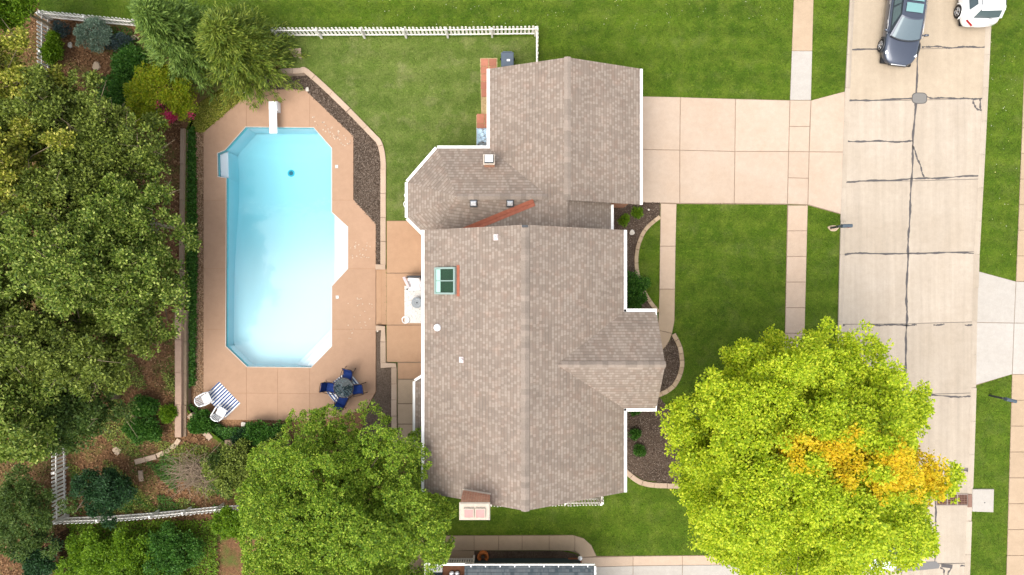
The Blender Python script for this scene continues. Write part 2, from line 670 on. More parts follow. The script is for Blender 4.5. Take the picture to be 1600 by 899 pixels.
M_PAVER = simple("red_paver", (0.33, 0.135, 0.085), 0.85, 0.2, var=0.18, scale=8, objvar=0.22, bump=0.3)
M_STONE = simple("tan_stone", (0.40, 0.30, 0.21), 0.9, 0.15, var=0.25, scale=5, objvar=0.2, bump=0.4)
M_STONEW = simple("pale_stone", (0.55, 0.50, 0.43), 0.9, 0.15, var=0.2, scale=7, objvar=0.15, bump=0.4)
M_PLASTIC = simple("white_plastic", (0.78, 0.78, 0.78), 0.4, 0.4, var=0.03)
M_BARK = simple("grey_bark", (0.19, 0.15, 0.11), 0.9, 0.1, var=0.4, scale=8, bump=0.5)
M_BARKW = simple("pale_wood_bark", (0.20, 0.155, 0.10), 0.9, 0.1, var=0.35, scale=8)
M_BARKD = simple("dark_bark", (0.085, 0.06, 0.042), 0.9, 0.1, var=0.4, scale=8, bump=0.5)
M_TWIG = simple("dry_twigs", (0.24, 0.18, 0.125), 0.9, 0.1, var=0.3)
M_BLUEC = simple("navy_sling_fabric", (0.010, 0.033, 0.16), 0.75, 0.2, var=0.25, scale=10)
M_BRONZE = simple("bronze_frame", (0.055, 0.032, 0.022), 0.45, 0.4, 0.2, var=0.2)
M_TIRE = simple("tyre_rubber", (0.018, 0.018, 0.019), 0.8, 0.2)
M_RIM = simple("alloy_rim", (0.55, 0.55, 0.56), 0.3, 0.5, 0.8, var=0.1)
M_BIN = simple("slate_bin_plastic", (0.065, 0.085, 0.11), 0.5, 0.35)


def glass_mat(name, tint, alpha, rough=0.03):
    """pane that both reflects the sky and shows what is behind it"""
    t = NT(name)
    tr = t.n("ShaderNodeBsdfTransparent"); tr.inputs['Color'].default_value = (*tint, 1)
    p = t.principled(tuple(x * 0.35 for x in tint), rough, 0.6)
    mx = t.n("ShaderNodeMixShader"); mx.inputs[0].default_value = alpha
    t.l(tr.outputs[0], mx.inputs[1]); t.l(p.outputs[0], mx.inputs[2])
    MATS[name] = t.done(mx)
    return MATS[name]


M_GLASS_T = glass_mat("table_glass", (0.30, 0.42, 0.45), 0.18)
M_GLASS_S = glass_mat("skylight_glass", (0.40, 0.62, 0.48), 0.12, 0.05)
M_WINDOW = simple("window_glass", (0.03, 0.04, 0.045), 0.05, 0.6)


def car_paint(name, col, metal=0.0, rough=0.3):
    return simple(name, col, rough, 0.5, metal, 0.03, 2.0, 1.0)


M_CARD = car_paint("graphite_car_paint", (0.045, 0.055, 0.08), 0.5, 0.3)
M_CARW = car_paint("white_car_paint", (0.78, 0.78, 0.77))
M_CARG = simple("car_glass", (0.10, 0.135, 0.15), 0.04, 0.9, 0.25, 0.05)
M_CARS = simple("sunroof_glass", (0.16, 0.30, 0.29), 0.04, 0.9, 0.2, 0.05)
M_LAMP = simple("headlamp_lens", (0.72, 0.74, 0.76), 0.1, 0.6)
M_LAMPR = simple("tail_lamp_lens", (0.35, 0.01, 0.012), 0.15, 0.6)


# ------------------------------------------------------------------ the setting: ground and paving
POOL_Z = -0.35
basin_px = [(378, 116), (430, 107), (473, 106), (484, 111), (587, 209), (599, 226), (603, 250), (603, 419), (604, 420), (604, 508), (603, 509),
            (603, 566), (620, 567), (620, 693), (430, 697), (352, 692), (325, 672), (293, 640), (291, 420), (292, 205), (312, 160)]
basin = WP(basin_px)
pool_px = [(384, 199), (490, 200), (518, 232), (518, 332), (543, 355), (543, 420), (518, 447), (518, 541), (486, 574), (386, 573),
           (353, 541), (354, 278), (341, 276), (340, 240), (352, 235)]
pool = WP(pool_px, POOL_Z)
deck_px = [(396, 140), (476, 140), (552, 213), (552, 312), (587, 350), (587, 612), (572, 640), (498, 658), (350, 656), (318, 612), (318, 207)]
deck = WP(deck_px, POOL_Z)


def holed(outer, hole, z):
    bm = bmesh.new()
    es = []
    for loop in (outer, hole):
        vs = [bm.verts.new((x, y, z)) for x, y in loop]
        for i in range(len(vs)):
            es.append(bm.edges.new((vs[i], vs[(i + 1) % len(vs)])))
    bmesh.ops.triangle_fill(bm, use_beauty=True, use_dissolve=False, edges=es)
    for f in bm.faces:
        f.normal_update()
        if f.normal.z < 0:
            f.normal_flip()
    return bm


def bm_obj(name, bm, mat, parent=None):
    me = bpy.data.meshes.new(name)
    bm.to_mesh(me); bm.free()
    me.materials.append(mat)
    return link(name, me, parent)


B = 400
g = bm_obj("ground", holed([(-B, -B), (B, -B), (B, B), (-B, B)], basin, 0.0), M_GRASS)
tag(g, "bright green mown lawn around the house and along the street", kind="structure")
pb = bm_obj("pool_yard_ground", holed(basin, offset_poly(pool, -0.06), POOL_Z - 0.09), M_BANK)
tag(pb, "brown soil around the pool deck", kind="structure")


def sheet(name, px, z, mat, label, kind="structure", zlev=0.0):
    m = MB().face([(x, y, z) for x, y in ccw(WP(px, zlev))])
    o = m.build(name, mat)
    tag(o, label, kind=kind)
    return o


woods_px = [(-900, -500), (56, -500), (60, 22), (224, 40), (330, 60), (440, 70), (440, 108), (378, 118), (312, 160), (289, 205), (289, 640), (320, 676), (350, 696),
            (430, 703), (640, 703), (640, 760), (600, 790), (480, 796), (480, 840), (480, 1400), (-900, 1400)]
sheet("woodland_floor", woods_px, 0.004, M_LITTER, "brown leaf litter and weeds under the wooded bank")
back_lawn_px = [(440, 58), (838, 58), (838, 150), (765, 250), (700, 250), (655, 290), (650, 344), (604, 344), (604, 250), (600, 226), (588, 208), (485, 109), (440, 104)]
sheet("back_lawn", back_lawn_px, 0.004, M_GRASS_B, "pale green back lawn between the white fence and the pool bed")

bedE_px = [(430, 112), (475, 112), (583, 212), (594, 228), (595, 250), (595, 420), (588, 420), (588, 352), (553, 314), (553, 214), (476, 141), (396, 141), (384, 146), (378, 122)]
sheet("pool_bed", bedE_px, POOL_Z - 0.03, M_MULCH, "dark bark mulch bed beside the pool deck", zlev=POOL_Z)
sheet("lower_pool_bed", [(588, 510), (596, 510), (596, 568), (614, 569), (614, 690), (560, 690), (574, 640), (588, 612)], POOL_Z - 0.03, M_MULCH,
      "narrow bark mulch bed below the stone steps", zlev=POOL_Z)
sheet("weedy_bank", [(312, 160), (378, 118), (396, 141), (318, 207), (296, 205)], POOL_Z - 0.06, M_BANKG, "weedy brown bank at the deck corner", zlev=POOL_Z)

bed_front_px = [(940, 317), (1031, 317), (1031, 340), (1010, 357), (998, 380), (995, 405), (998, 432), (1008, 460), (1027, 486), (1024, 530), (940, 530)]
sheet("front_bed", bed_front_px, 0.012, M_MULCHD, "dark mulch bed inside the curved edging by the house")
bed_porch_px = [(1020, 548), (1034, 548), (1046, 534), (1050, 524), (1060, 545), (1063, 573), (1054, 598), (1030, 616), (1010, 618)]
sheet("porch_bed", bed_porch_px, 0.012, M_MULCHD, "dark mulch bed in the half round edging by the porch")
bed_south_px = [(930, 618), (1030, 620), (1060, 660), (1062, 752), (1048, 756), (1005, 750), (985, 738), (930, 732)]
sheet("tree_bed", bed_south_px, 0.012, M_MULCHD, "dark mulch bed with small plants beneath the golden tree")
sheet("fence_bed", [(765, 705), (938, 705), (938, 778), (765, 779)], 0.010, M_MULCHD, "mulched strip between the house wall and the low white fence")
sheet("neighbour_bed", [(740, 861), (878, 861), (900, 866), (908, 874), (908, 900), (740, 900)], 0.012, M_MULCHD, "wet dark mulch bed against the neighbouring house")

EXCL = [basin, WP(woods_px), WP(bed_front_px), WP(bed_porch_px), WP(bed_south_px)]


def slabs(parent, name, quads, z, th, mat, gap=0.03, bevel=0.012):
    out = []
    for q in quads:
        m = mat
        if isinstance(q, tuple) and len(q) == 2 and isinstance(q[1], bpy.types.Material):
            q, m = q
        p = offset_poly(WP(q), gap / 2)
        o = MB().prism(p, z - th, z, bevel).build(name, m, parent)
        out.append(o)
    return out


def base_sheet(name, px, z, mat, label):
    o = MB().face([(x, y, z) for x, y in ccw(WP(px))]).build(name, mat)
    tag(o, label, kind="structure")
    EXCL.append(WP(px))
    return o


def lerp_edge(edge, y):
    for (x0, y0), (x1, y1) in zip(edge[:-1], edge[1:]):
        if y <= y1 or (x1, y1) == edge[-1]:
            return x0 + (x1 - x0) * (y - y0) / (y1 - y0)
    return edge[-1][0]


RL = [(1350, -500), (1329, 0), (1321, 158), (1316, 300), (1312, 450), (1310, 540), (1304, 720), (1298, 899), (1282, 1400)]
RC = [(1462, -500), (1439, 0), (1431, 120), (1427, 222), (1424, 280), (1418, 397), (1416, 508), (1412, 620), (1407, 740), (1401, 899), (1385, 1400)]
RR = [(1572, -500), (1547, 0), (1540, 154), (1534, 275), (1527, 396), (1524, 508), (1522, 619), (1518, 735), (1512, 899), (1495, 1400)]
road_px = [(x - 1, y) for x, y in RL] + [(x + 1, y) for x, y in reversed(RR)]
road = base_sheet("road", road_px, 0.012, M_SLOTR, "light concrete street with tarred slab joints")
ROAD_Z = 0.03
qs = []
jl = [-340, -230, -115, 0 - 2, 78, 158, 222, 284, 397, 507, 618, 735, 884, 1010, 1130]
for a, b in zip(jl[:-1], jl[1:]):
    y = lambda v, e, d: (lerp_edge(e, v + d), v + d)
    mm = M_ROADT if b <= 160 else M_ROAD
    if a >= 735 and b <= 890:
        # slabs beside the storm inlet are split once more
        qs.append(([y(a, RL, 0), y(a, RC, 0), y(b, RC, -2), y(b, RL, 0)], mm))
        qs.append(([y(a, RC, 0), (1462, a), (1460, b - 4), y(b, RC, -2)], mm))
        qs.append(([(1462, a), y(a, RR, 0), y(b, RR, -4), (1460, b - 4)], mm))
        continue
    qs.append(([y(a, RL, 0), y(a, RC, -1), y(b, RC, -1), y(b, RL, 0)], mm))
    if b == 222:
        continue
    a2 = 158 if a == 222 else a
    qs.append(([y(a2, RC, -1), y(a2, RR, -4), y(b, RR, -4), y(b, RC, -1)], mm))
slabs(road, "road_slab", qs, ROAD_Z, 0.016, M_ROAD, 0.03, 0.006)


def tar_line(pts, wpx=2.4, z=ROAD_Z + 0.004, seed=0, mat=None):
    r = random.Random(seed)
    P = smooth_path([(*W2(*p), 0) for p in pts], 14)
    m = MB()
    L = []; R = []
    ph = r.uniform(0, 6)
    for i, p in enumerate(P):
        d = P[min(i + 1, len(P) - 1)] - P[max(i - 1, 0)]
        d.normalize()
        nrm = Vector((-d.y, d.x, 0))
        w = wpx / PXM * (0.5 + 0.18 * math.sin(i * 0.7 + ph) + r.uniform(-0.14, 0.14))
        if i in (0, len(P) - 1):
            w *= 1.3
        o = nrm * (r.uniform(-0.012, 0.012) + 0.02 * math.sin(i * 0.33 + ph))
        L.append(p + o + nrm * w); R.append(p + o - nrm * w)
    for i in range(len(P) - 1):
        m.face([(*L[i].xy, z), (*R[i].xy, z), (*R[i + 1].xy, z), (*L[i + 1].xy, z)])
    fx = m.build("crack_seal", mat or M_TAR, road)
    return fix_normals(fx)


tars = [
    [(1327, 78), (1380, 78)], [(1440, 75), (1456, 73), (1480, 75), (1510, 74), (1541, 74)],
    [(1322, 158), (1360, 157), (1424, 155)], [(1447, 152), (1460, 154), (1490, 154), (1515, 155), (1539, 154)],
    [(1320, 222), (1360, 221), (1400, 222), (1426, 221)],
    [(1318, 285), (1360, 283), (1424, 280), (1470, 278), (1532, 275)],
    [(1316, 398), (1350, 396), (1418, 397), (1470, 395), (1527, 396)],
    [(1313, 508), (1320, 508)], [(1357, 507), (1380, 508), (1416, 508), (1432, 508)], [(1458, 508), (1475, 507)], [(1507, 508), (1523, 508)],
    [(1412, 618), (1440, 617), (1500, 620), (1519, 619)],
    [(1466, 734), (1490, 734), (1518, 736)],
    [(1437, -60), (1439, 0), (1434, 80), (1431, 146)], [(1430, 162), (1426, 225), (1424, 280), (1420, 350), (1418, 397), (1416, 460), (1416, 508), (1414, 570), (1411, 640), (1409, 720)],
    [(1425, 228), (1432, 245), (1438, 262), (1443, 277)],
    [(1462, 748), (1461, 790), (1462, 840), (1460, 878)],
    [(1520, 157), (1522, 166), (1529, 172), (1538, 174)], [(1530, 155), (1532, 171)],
    [(1469, 886), (1474, 892), (1475, 905)], [(1486, 885), (1482, 894), (1480, 905)], [(1408, 890), (1408, 905)], [(1500, 884), (1509, 884), (1513, 878)],
    [(1375, 902), (1380, 860)],
    [(1319, 0), (1319.5, 0.5)],
]
for i, tp in enumerate(tars[:-1]):
    tar_line(tp, 2.3 if i != 14 else 2.8, seed=i)
pt = MB().face([(*W2(*p), ROAD_Z + 0.008) for p in ccw([(1381, 888), (1398, 880), (1420, 878), (1462, 877), (1468, 883), (1466, 888), (1436, 891), (1410, 892), (1392, 890)])]).build("asphalt_patch", M_PATCH, road)
fix_normals(pt)
if pt.data.polygons[0].normal.z < 0:
    pt.data.flip_normals()
pt2 = MB().face([(*W2(*p), ROAD_Z + 0.008) for p in reversed([(1470, 881), (1488, 882), (1487, 888), (1470, 886)])]).build("asphalt_patch", M_TAR, road)
# manhole
c = W(1436, 154)
mh = tag(link("manhole_cover", None), "grey oblong manhole cover set in the street joint", "manhole")
mh.location = (c.x, c.y, ROAD_Z)
op = [(math.copysign(abs(math.cos(a)) ** 0.6, math.cos(a)) * 0.36, math.copysign(abs(math.sin(a)) ** 0.6, math.sin(a)) * 0.26) for a in [2 * math.pi * k / 28 for k in range(28)]]
M_IRON = simple("worn_iron", (0.17, 0.16, 0.145), 0.7, 0.3, 0.2, var=0.2, scale=20)
MB().prism([(x * 1.1, y * 1.13) for x, y in op], 0.002, 0.010).build("frame", M_TAR, mh, world_coords=False)
MB().prism(op, 0.003, 0.018, 0.006).build("lid", M_IRON, mh, world_coords=False)

# rolled kerbs along both street edges
def kerb(edge, side, label):
    root = None
    segs = [y for y in range(-330, 1120, 52)]
    for a, b in zip(segs[:-1], segs[1:]):
        x0 = lerp_edge(edge, a); x1 = lerp_edge(edge, b)
        w = 6 * side
        p0 = W(x0 - 2 * side, a); p1 = W(x1 - 2 * side, b); p2 = W(x1 + w, b); p3 = W(x0 + w, a)
        low = any(lo < (a + b) / 2 < hi for lo, hi in ((143, 340),)) if side > 0 else any(lo < (a + b) / 2 < hi for lo, hi in ((425, 605), (764, 800)))
        h = 0.012 if low else 0.055
        m = MB()
        g_ = 0.006
        q = [Vector(p) for p in (p0, p1, p2, p3)]
        e = (q[1] - q[0]).normalized() * g_
        q = [q[0] + e, q[1] - e, q[2] - e, q[3] + e]
        z = ROAD_Z
        m1 = (q[0] * 0.55 + q[3] * 0.45); m2 = (q[1] * 0.55 + q[2] * 0.45)
        for quad in (((q[0], z + h), (q[1], z + h), (m2, z + h), (m1, z + h)), ((m1, z + h), (m2, z + h), (q[2], z + 0.003), (q[3], z + 0.003)),
                     ((q[0], 0), (q[1], 0), (q[1], z + h), (q[0], z + h))):
            m.face([(p.x, p.y, zz) for p, zz in quad])
        if root is None:
            root = m.build("kerb", M_ROAD)
            tag(root, label, kind="structure")
            fx = root
        else:
            fx = m.build("kerb_segment", M_ROAD, root)
        fix_normals(fx)
        if fx.data.polygons[0].normal.z < 0:
            fx.data.flip_normals()


kerb(RL, 1, "low rolled concrete kerb by the front lawn")
kerb(RR, -1, "low rolled concrete kerb on the far side of the street")

# driveway
drv = base_sheet("driveway", [(965, 150), (1000, 151), (1235, 157), (1267, 158), (1321, 143), (1316, 336), (1262, 321), (1231, 320), (1057, 319), (965, 317)], 0.012, M_SLOT,
                 "wide pinkish concrete driveway in front of the garage")
DZ = 0.035
slabs(drv, "driveway_slab", [
    [(965, 150), (1063, 152), (1062, 235), (965, 233)], [(965, 233), (1062, 235), (1062, 318), (965, 316)],
    [(1063, 152), (1149, 155), (1148, 237), (1062, 235)], [(1062, 235), (1148, 237), (1147, 318), (1062, 318)],
    [(1149, 155), (1234, 157), (1232, 237), (1148, 237)], [(1148, 237), (1232, 237), (1230, 319), (1147, 318)],
    [(1234, 157), (1267, 157), (1265, 198), (1233, 198)], [(1233, 198), (1265, 198), (1264, 237.5), (1232, 237)],
    [(1232, 237), (1264, 237.5), (1263, 279), (1231, 278)], [(1231, 278), (1263, 279), (1262, 320), (1230, 319)],
    [(1267, 157), (1320, 143), (1318, 238), (1264, 237.5)], [(1264, 237.5), (1318, 238), (1315, 335), (1262, 320)]], DZ, 0.02, M_DRIVE, 0.028)

# street sidewalk
SL = [(1258, -500), (1240, 0), (1234, 157), (1231, 319), (1226, 525), (1222, 700), (1215, 899), (1200, 1400)]
SRt = [(1290, -500), (1271, 0), (1267, 157), (1262, 320), (1257, 525), (1253, 700), (1246, 899), (1231, 1400)]
sw = base_sheet("sidewalk", SL[:2] + [(1234, 157), (1267, 157)] + [SRt[1], SRt[0]], 0.010, M_SLOT, "concrete sidewalk between lawn and street north of the driveway")
sq = []
ys = [-320, -240, -160, -80, 0, 80]
for a, b in zip(ys[:-1], ys[1:]):
    sq.append(([(lerp_edge(SL, a), a), (lerp_edge(SRt, a), a), (lerp_edge(SRt, b), b), (lerp_edge(SL, b), b)], M_WALKT))
sq.append(([(lerp_edge(SL, 80), 80), (lerp_edge(SRt, 80), 80), (1267, 157), (1234, 157)], M_PALE))
slabs(sw, "sidewalk_slab", sq, DZ, 0.02, M_WALK, 0.02)
sw2 = base_sheet("sidewalk", [(1230, 321), (1226, 525), (1222, 700), (1215, 899), (1200, 1400), (1231, 1400), (1246, 899), (1253, 700), (1257, 525), (1262, 322)], 0.010, M_SLOT,
                 "pinkish sidewalk running from the driveway under the golden tree")
sq = []
ys = [321 + 40 * i for i in range(21)]
for a, b in zip(ys[:-1], ys[1:]):
    sq.append([(lerp_edge(SL, a), a), (lerp_edge(SRt, a), a), (lerp_edge(SRt, b), b), (lerp_edge(SL, b), b)])
slabs(sw2, "sidewalk_slab", sq, DZ, 0.02, M_WALK, 0.024)

# front walk
fw = base_sheet("front_walk", [(1032, 318), (1057, 319), (1055, 400), (1054, 500), (1050, 521), (1043, 540), (1030, 551), (1010, 551), (1010, 515), (1028, 515), (1030, 460)], 0.014, M_SLOT,
                "narrow pinkish walk from the driveway to the porch")
slabs(fw, "walk_slab", [
    [(1032, 318), (1057, 319), (1055.5, 385), (1031, 385)], [(1031, 385), (1055.5, 385), (1054.5, 452), (1030, 452)],
    ([(1030, 452), (1054.5, 452), (1053.5, 503), (1050, 521), (1028, 516)], M_WALKT),
    ([(1010, 514), (1028, 516), (1050, 521), (1046, 532), (1040, 542), (1031, 550), (1010, 551)], M_WALKT)], DZ + 0.01, 0.02, M_WALK, 0.022)

# far side of the street
far = base_sheet("far_driveway", [(1528, 424), (1587, 440), (1640, 440), (1640, 586), (1581, 585), (1523, 603)], 0.012, M_SLOT, "pale concrete driveway apron across the street")
slabs(far, "apron_slab", [[(1528, 424), (1587, 440), (1584, 505), (1525, 504)], [(1525, 504), (1584, 505), (1581, 585), (1523, 602)],
                          [(1587, 440), (1800, 446), (1800, 506), (1584, 505)], [(1584, 505), (1800, 506), (1800, 586), (1581, 585)]], DZ, 0.02, M_PALE, 0.024)
FL = [(1612, -500), (1604, 0), (1597, 190), (1587, 440), (1581, 585), (1572, 899), (1560, 1400)]
for (ya, yb, lab) in ((-320, 440, "sidewalk across the street above the pale driveway apron"), (585, 1110, "tan sidewalk across the street below the pale driveway apron")):
    ys = [ya + (yb - ya) * i / round((yb - ya) / 39) for i in range(round((yb - ya) / 39) + 1)]
    pl = [(lerp_edge(FL, v), v) for v in ys] + [(lerp_edge(FL, v) + 32, v) for v in reversed(ys)]
    o = base_sheet("sidewalk", pl, 0.010, M_SLOT, lab)
    slabs(o, "sidewalk_slab", [[(lerp_edge(FL, a), a), (lerp_edge(FL, a) + 32, a), (lerp_edge(FL, b) + 32, b), (lerp_edge(FL, b), b)] for a, b in zip(ys[:-1], ys[1:])], DZ, 0.02,
          M_WALKT, 0.024)

# storm inlet pad and grate
pad = thing("storm_inlet", "square concrete inlet lid with a rusty grate set in the gutter", "storm drain", W(1535, 782))
MB().prism(WP([(1518, 764), (1552, 764), (1551, 800), (1518, 799)]), 0.0, 0.075, 0.02).build("lid_slab", M_PALE, pad)
MB().lathe([(0.0, 0.080), (0.03, 0.080), (0.03, 0.074)], 12, tuple(W(1537, 785))).build("lift_eye", M_DARKM, pad)
EXCL.append(WP([(1518, 764), (1552, 764), (1551, 800), (1518, 799)]))
MB().prism(WP([(1462, 772), (1512, 772), (1512, 789), (1462, 789)]), 0.02, ROAD_Z + 0.004).build("pit", simple("pit_dark", (0.05, 0.02, 0.012), 0.9, 0.1), pad)
M_GRATE = simple("rusty_iron", (0.20, 0.115, 0.085), 0.75, 0.3, 0.2, var=0.3, scale=15)
m = MB()
for x in (1462, 1479, 1495, 1511):
    m.bar(W(x, 772) + Vector((0, 0, ROAD_Z + 0.02)), W(x, 789) + Vector((0, 0, ROAD_Z + 0.02)), 0.05, 0.03)
for y in (772, 789):
    m.bar(W(1461, y) + Vector((0, 0, ROAD_Z + 0.021)), W(1512, y) + Vector((0, 0, ROAD_Z + 0.021)), 0.05, 0.03)
m.build("grate_frame", simple("grey_iron", (0.25, 0.20, 0.17), 0.7, 0.3, 0.3), pad)
for k in range(1, 6):
    y = 772 + 17 * k / 6
    MB().bar(W(1462, y) + Vector((0, 0, ROAD_Z + 0.014)), W(1511, y) + Vector((0, 0, ROAD_Z + 0.014)), 0.022, 0.024).build("grate_bar", M_GRATE, pad)
for k in range(1, 20):
    x = 1462 + 49 * k / 20
    MB().bar(W(x, 772) + Vector((0, 0, ROAD_Z + 0.012)), W(x, 789) + Vector((0, 0, ROAD_Z + 0.012)), 0.018, 0.02).build("grate_bar", M_GRATE, pad)
MB().prism(WP([(1511, 772), (1517, 772), (1517, 792), (1511, 792)]), 0.03, 0.10, 0.01).build("kerb_hood", M_GRATE, pad)

# pool deck cut into slabs
def cut_slabs(root_name, name, outer, hole, lines, z, th, mat, gap, label, filler):
    def cutbm(bm):
        for (a, b) in lines:
            a = Vector((*a, 0)); b = Vector((*b, 0))
            d = (b - a).normalized(); nrm = Vector((-d.y, d.x, 0))
            for s in (-1, 1):
                bmesh.ops.bisect_plane(bm, geom=bm.verts[:] + bm.edges[:] + bm.faces[:], plane_co=a + nrm * (s * gap / 2), plane_no=nrm)
            kill = [f for f in bm.faces if abs((f.calc_center_median() - a).dot(nrm)) < gap * 0.49]
            bmesh.ops.delete(bm, geom=kill, context='FACES')
        return bm
    base = bm_obj(root_name, holed(outer, offset_poly(hole, -0.004), z - 0.012), filler)
    tag(base, label, kind="structure")
    bm = cutbm(holed(outer, hole, z))
    bm.faces.ensure_lookup_table()
    seen = set()
    for f0 in bm.faces:
        if f0.index in seen:
            continue
        stack = [f0]; isl = []
        seen.add(f0.index)
        while stack:
            f = stack.pop(); isl.append(f)
            for e in f.edges:
                for g_ in e.link_faces:
                    if g_.index not in seen:
                        seen.add(g_.index); stack.append(g_)
        nb = bmesh.new()
        vm = {}
        for f in isl:
            for v in f.verts:
                if v not in vm:
                    vm[v] = nb.verts.new(v.co)
        for f in isl:
            nb.faces.new([vm[v] for v in f.verts])
        bmesh.ops.dissolve_limit(nb, angle_limit=0.01, verts=nb.verts[:], edges=nb.edges[:])
        be = [e for e in nb.edges if e.is_boundary]
        r = bmesh.ops.extrude_edge_only(nb, edges=be)
        for v in [x for x in r['geom'] if isinstance(x, bmesh.types.BMVert)]:
            v.co.z -= th
        bmesh.ops.recalc_face_normals(nb, faces=nb.faces)
        up = max(nb.faces, key=lambda f: f.calc_area())
        if up.normal.z < 0:
            for f in nb.faces:
                f.normal_flip()
        bm_obj(name, nb, mat, base)
    bm.free()
    return base


ln = lambda a, b: (W2(*a, POOL_Z), W2(*b, POOL_Z))
deck_o = cut_slabs("pool_deck", "deck_slab", deck, pool, [
    ln((300, 313), (600, 313)), ln((300, 420), (600, 420)), ln((300, 515), (600, 515)), ln((300, 614), (600, 616)),
    ln((385, 560), (385, 700)), ln((434, 560), (434, 700)), ln((484, 560), (484, 700))],
    POOL_Z, 0.10, M_DECK, 0.014, "tan coated concrete deck around the swimming pool", simple("deck_joint", (0.30, 0.17, 0.095), 0.9, 0.1))

# pool
pr = thing("swimming_pool", "large angular swimming pool with pale blue water in the tan deck", "swimming pool", W(435, 390, POOL_Z))


def plaster(name, col):
    t = NT(name)
    p = t.pos()
    c = t.mix(t.noise(p, 6.0, 5, 0.6), tuple(x * 0.98 for x in col), col)
    return t.done(t.principled(c, 0.6, 0.2))


M_PLASTER = plaster("pool_plaster", (0.61, 0.62, 0.665))
M_TILE = simple("pool_liner_band", (0.17, 0.47, 0.50), 0.35, 0.4, var=0.2, scale=9)
octo = WP([(384, 199.5), (490, 199.5), (518, 232), (518, 541), (486, 573.5), (386, 573.5), (353, 541), (352, 235)], POOL_Z)
WATER_Z = POOL_Z - 0.13
m = MB()
n = len(pool)
pc = ccw(pool)
for i in range(n):
    a = pc[i]; b = pc[(i + 1) % n]
    m.face([(b[0], b[1], WATER_Z - 0.16), (a[0], a[1], WATER_Z - 0.16), (a[0], a[1], -3.3), (b[0], b[1], -3.3)])
m.build("shell_wall", M_PLASTER, pr)
m = MB()
for i in range(n):
    a = pc[i]; b = pc[(i + 1) % n]
    m.face([(b[0], b[1], POOL_Z - 0.02), (a[0], a[1], POOL_Z - 0.02), (a[0], a[1], WATER_Z - 0.16), (b[0], b[1], WATER_Z - 0.16)])
m.build("waterline_band", M_TILE, pr)
m = MB()
ring_in = ccw(pool); ring_out = offset_poly(pool, -0.03)
cp = MB()
for i in range(n):
    j = (i + 1) % n
    a, b, c_, d = ring_in[i], ring_in[j], ring_out[j], ring_out[i]
    cp.face([(*a, POOL_Z + 0.004), (*d, POOL_Z + 0.004), (*c_, POOL_Z + 0.004), (*b, POOL_Z + 0.004)])
    cp.face([(*b, POOL_Z + 0.004), (*b, POOL_Z - 0.03), (*a, POOL_Z - 0.03), (*a, POOL_Z + 0.004)])
fix_normals(cp.build("coping_trim", simple("coping_trim", (0.50, 0.47, 0.43), 0.6, 0.3), pr))


def floor_z(y):
    yp = 449.5 - y * PXM
    if yp < 300:
        d = 1.95
    elif yp < 440:
        t = (yp - 300) / 140
        t = t * t * (3 - 2 * t)
        d = 1.95 + (1.05 - 1.95) * t
    else:
        d = 1.05 - 0.1 * min(1, (yp - 440) / 130)
    return WATER_Z - d


def octo_span(poly, y):
    xs = []
    for i in range(len(poly)):
        (x0, y0), (x1, y1) = poly[i], poly[(i + 1) % len(poly)]
        if (y0 - y) * (y1 - y) <= 0 and abs(y1 - y0) > 1e-6:
            xs.append(x0 + (x1 - x0) * (y - y0) / (y1 - y0))
    return min(xs), max(xs)


oc = ccw(octo); oi = offset_poly(octo, 0.26)
ytop = max(p[1] for p in oi) - 0.002; ybot = min(p[1] for p in oi) + 0.002
ys_ = [ytop + (ybot - ytop) * i / 48 for i in range(49)]
m = MB()
rows = []
for y in ys_:
    a0, a1 = octo_span(oi, y); b0, b1 = octo_span(oc, y)
    z = floor_z(y)
    lift = 0.55 * min(1, max(0.25, (WATER_Z - z - 0.9) / 0.9))
    rows.append([(b0, y, z + lift), (a0, y, z), (a1, y, z), (b1, y, z + lift)])
yt = max(p[1] for p in oc) - 0.002; yb = min(p[1] for p in oc) + 0.002
for (yy, ins, at_start) in ((yt, ytop, True), (yb, ybot, False)):
    b0, b1 = octo_span(oc, yy); a0, a1 = octo_span(oi, ins)
    z = floor_z(ins) + (0.55 if at_start else 0.15)
    row = [(b0, yy, z), (max(b0, a0), yy, z), (min(b1, a1), yy, z), (b1, yy, z)]
    rows = [row] + rows if at_start else rows + [row]
nr = len(rows)
m.v = [p for r_ in rows for p in r_]
for i in range(nr - 1):
    for k in range(3):
        m.f.append((i * 4 + k, (i + 1) * 4 + k, (i + 1) * 4 + k + 1, i * 4 + k + 1)); m.uv.append(None)
fl = m.build("pool_floor", M_PLASTER, pr, True)
if fl.data.polygons[60].normal.z < 0:
    fl.data.flip_normals()
# shelf and bench in the side alcoves, corner steps
MB().prism(offset_poly(WP([(353.2, 235.5), (340.2, 240), (341.2, 275.8), (354.2, 278)], POOL_Z), 0.005), -3.2, WATER_Z - 0.14, 0.02).build("tanning_shelf", M_PLASTER, pr)
MB().prism(offset_poly(WP([(517, 333), (543, 355), (543, 420), (517, 447)], POOL_Z), 0.004), -3.2, WATER_Z - 0.55, 0.02).build("bench", M_PLASTER, pr)
MB().prism(offset_poly(WP([(530, 344), (543, 355), (543, 420), (530, 433)], POOL_Z), 0.006), -3.2, WATER_Z - 0.25, 0.02).build("step", M_PLASTER, pr)
for k, (o, d) in enumerate(((34, 0.72), (24, 0.48), (13, 0.24))):
    q = [(518 - 0.1, 541 - o), (518 - 0.1, 541), (486, 574 - 0.1), (486 - o * 0.95, 574 - 0.2)]
    MB().prism(offset_poly(WP(q, POOL_Z), 0.004 + 0.002 * k), -3.2, WATER_Z - d, 0.015).build("step", M_PLASTER, pr)
dz = floor_z(W(455, 271).y)
k_ = (CAM_H - dz) / CAM_H
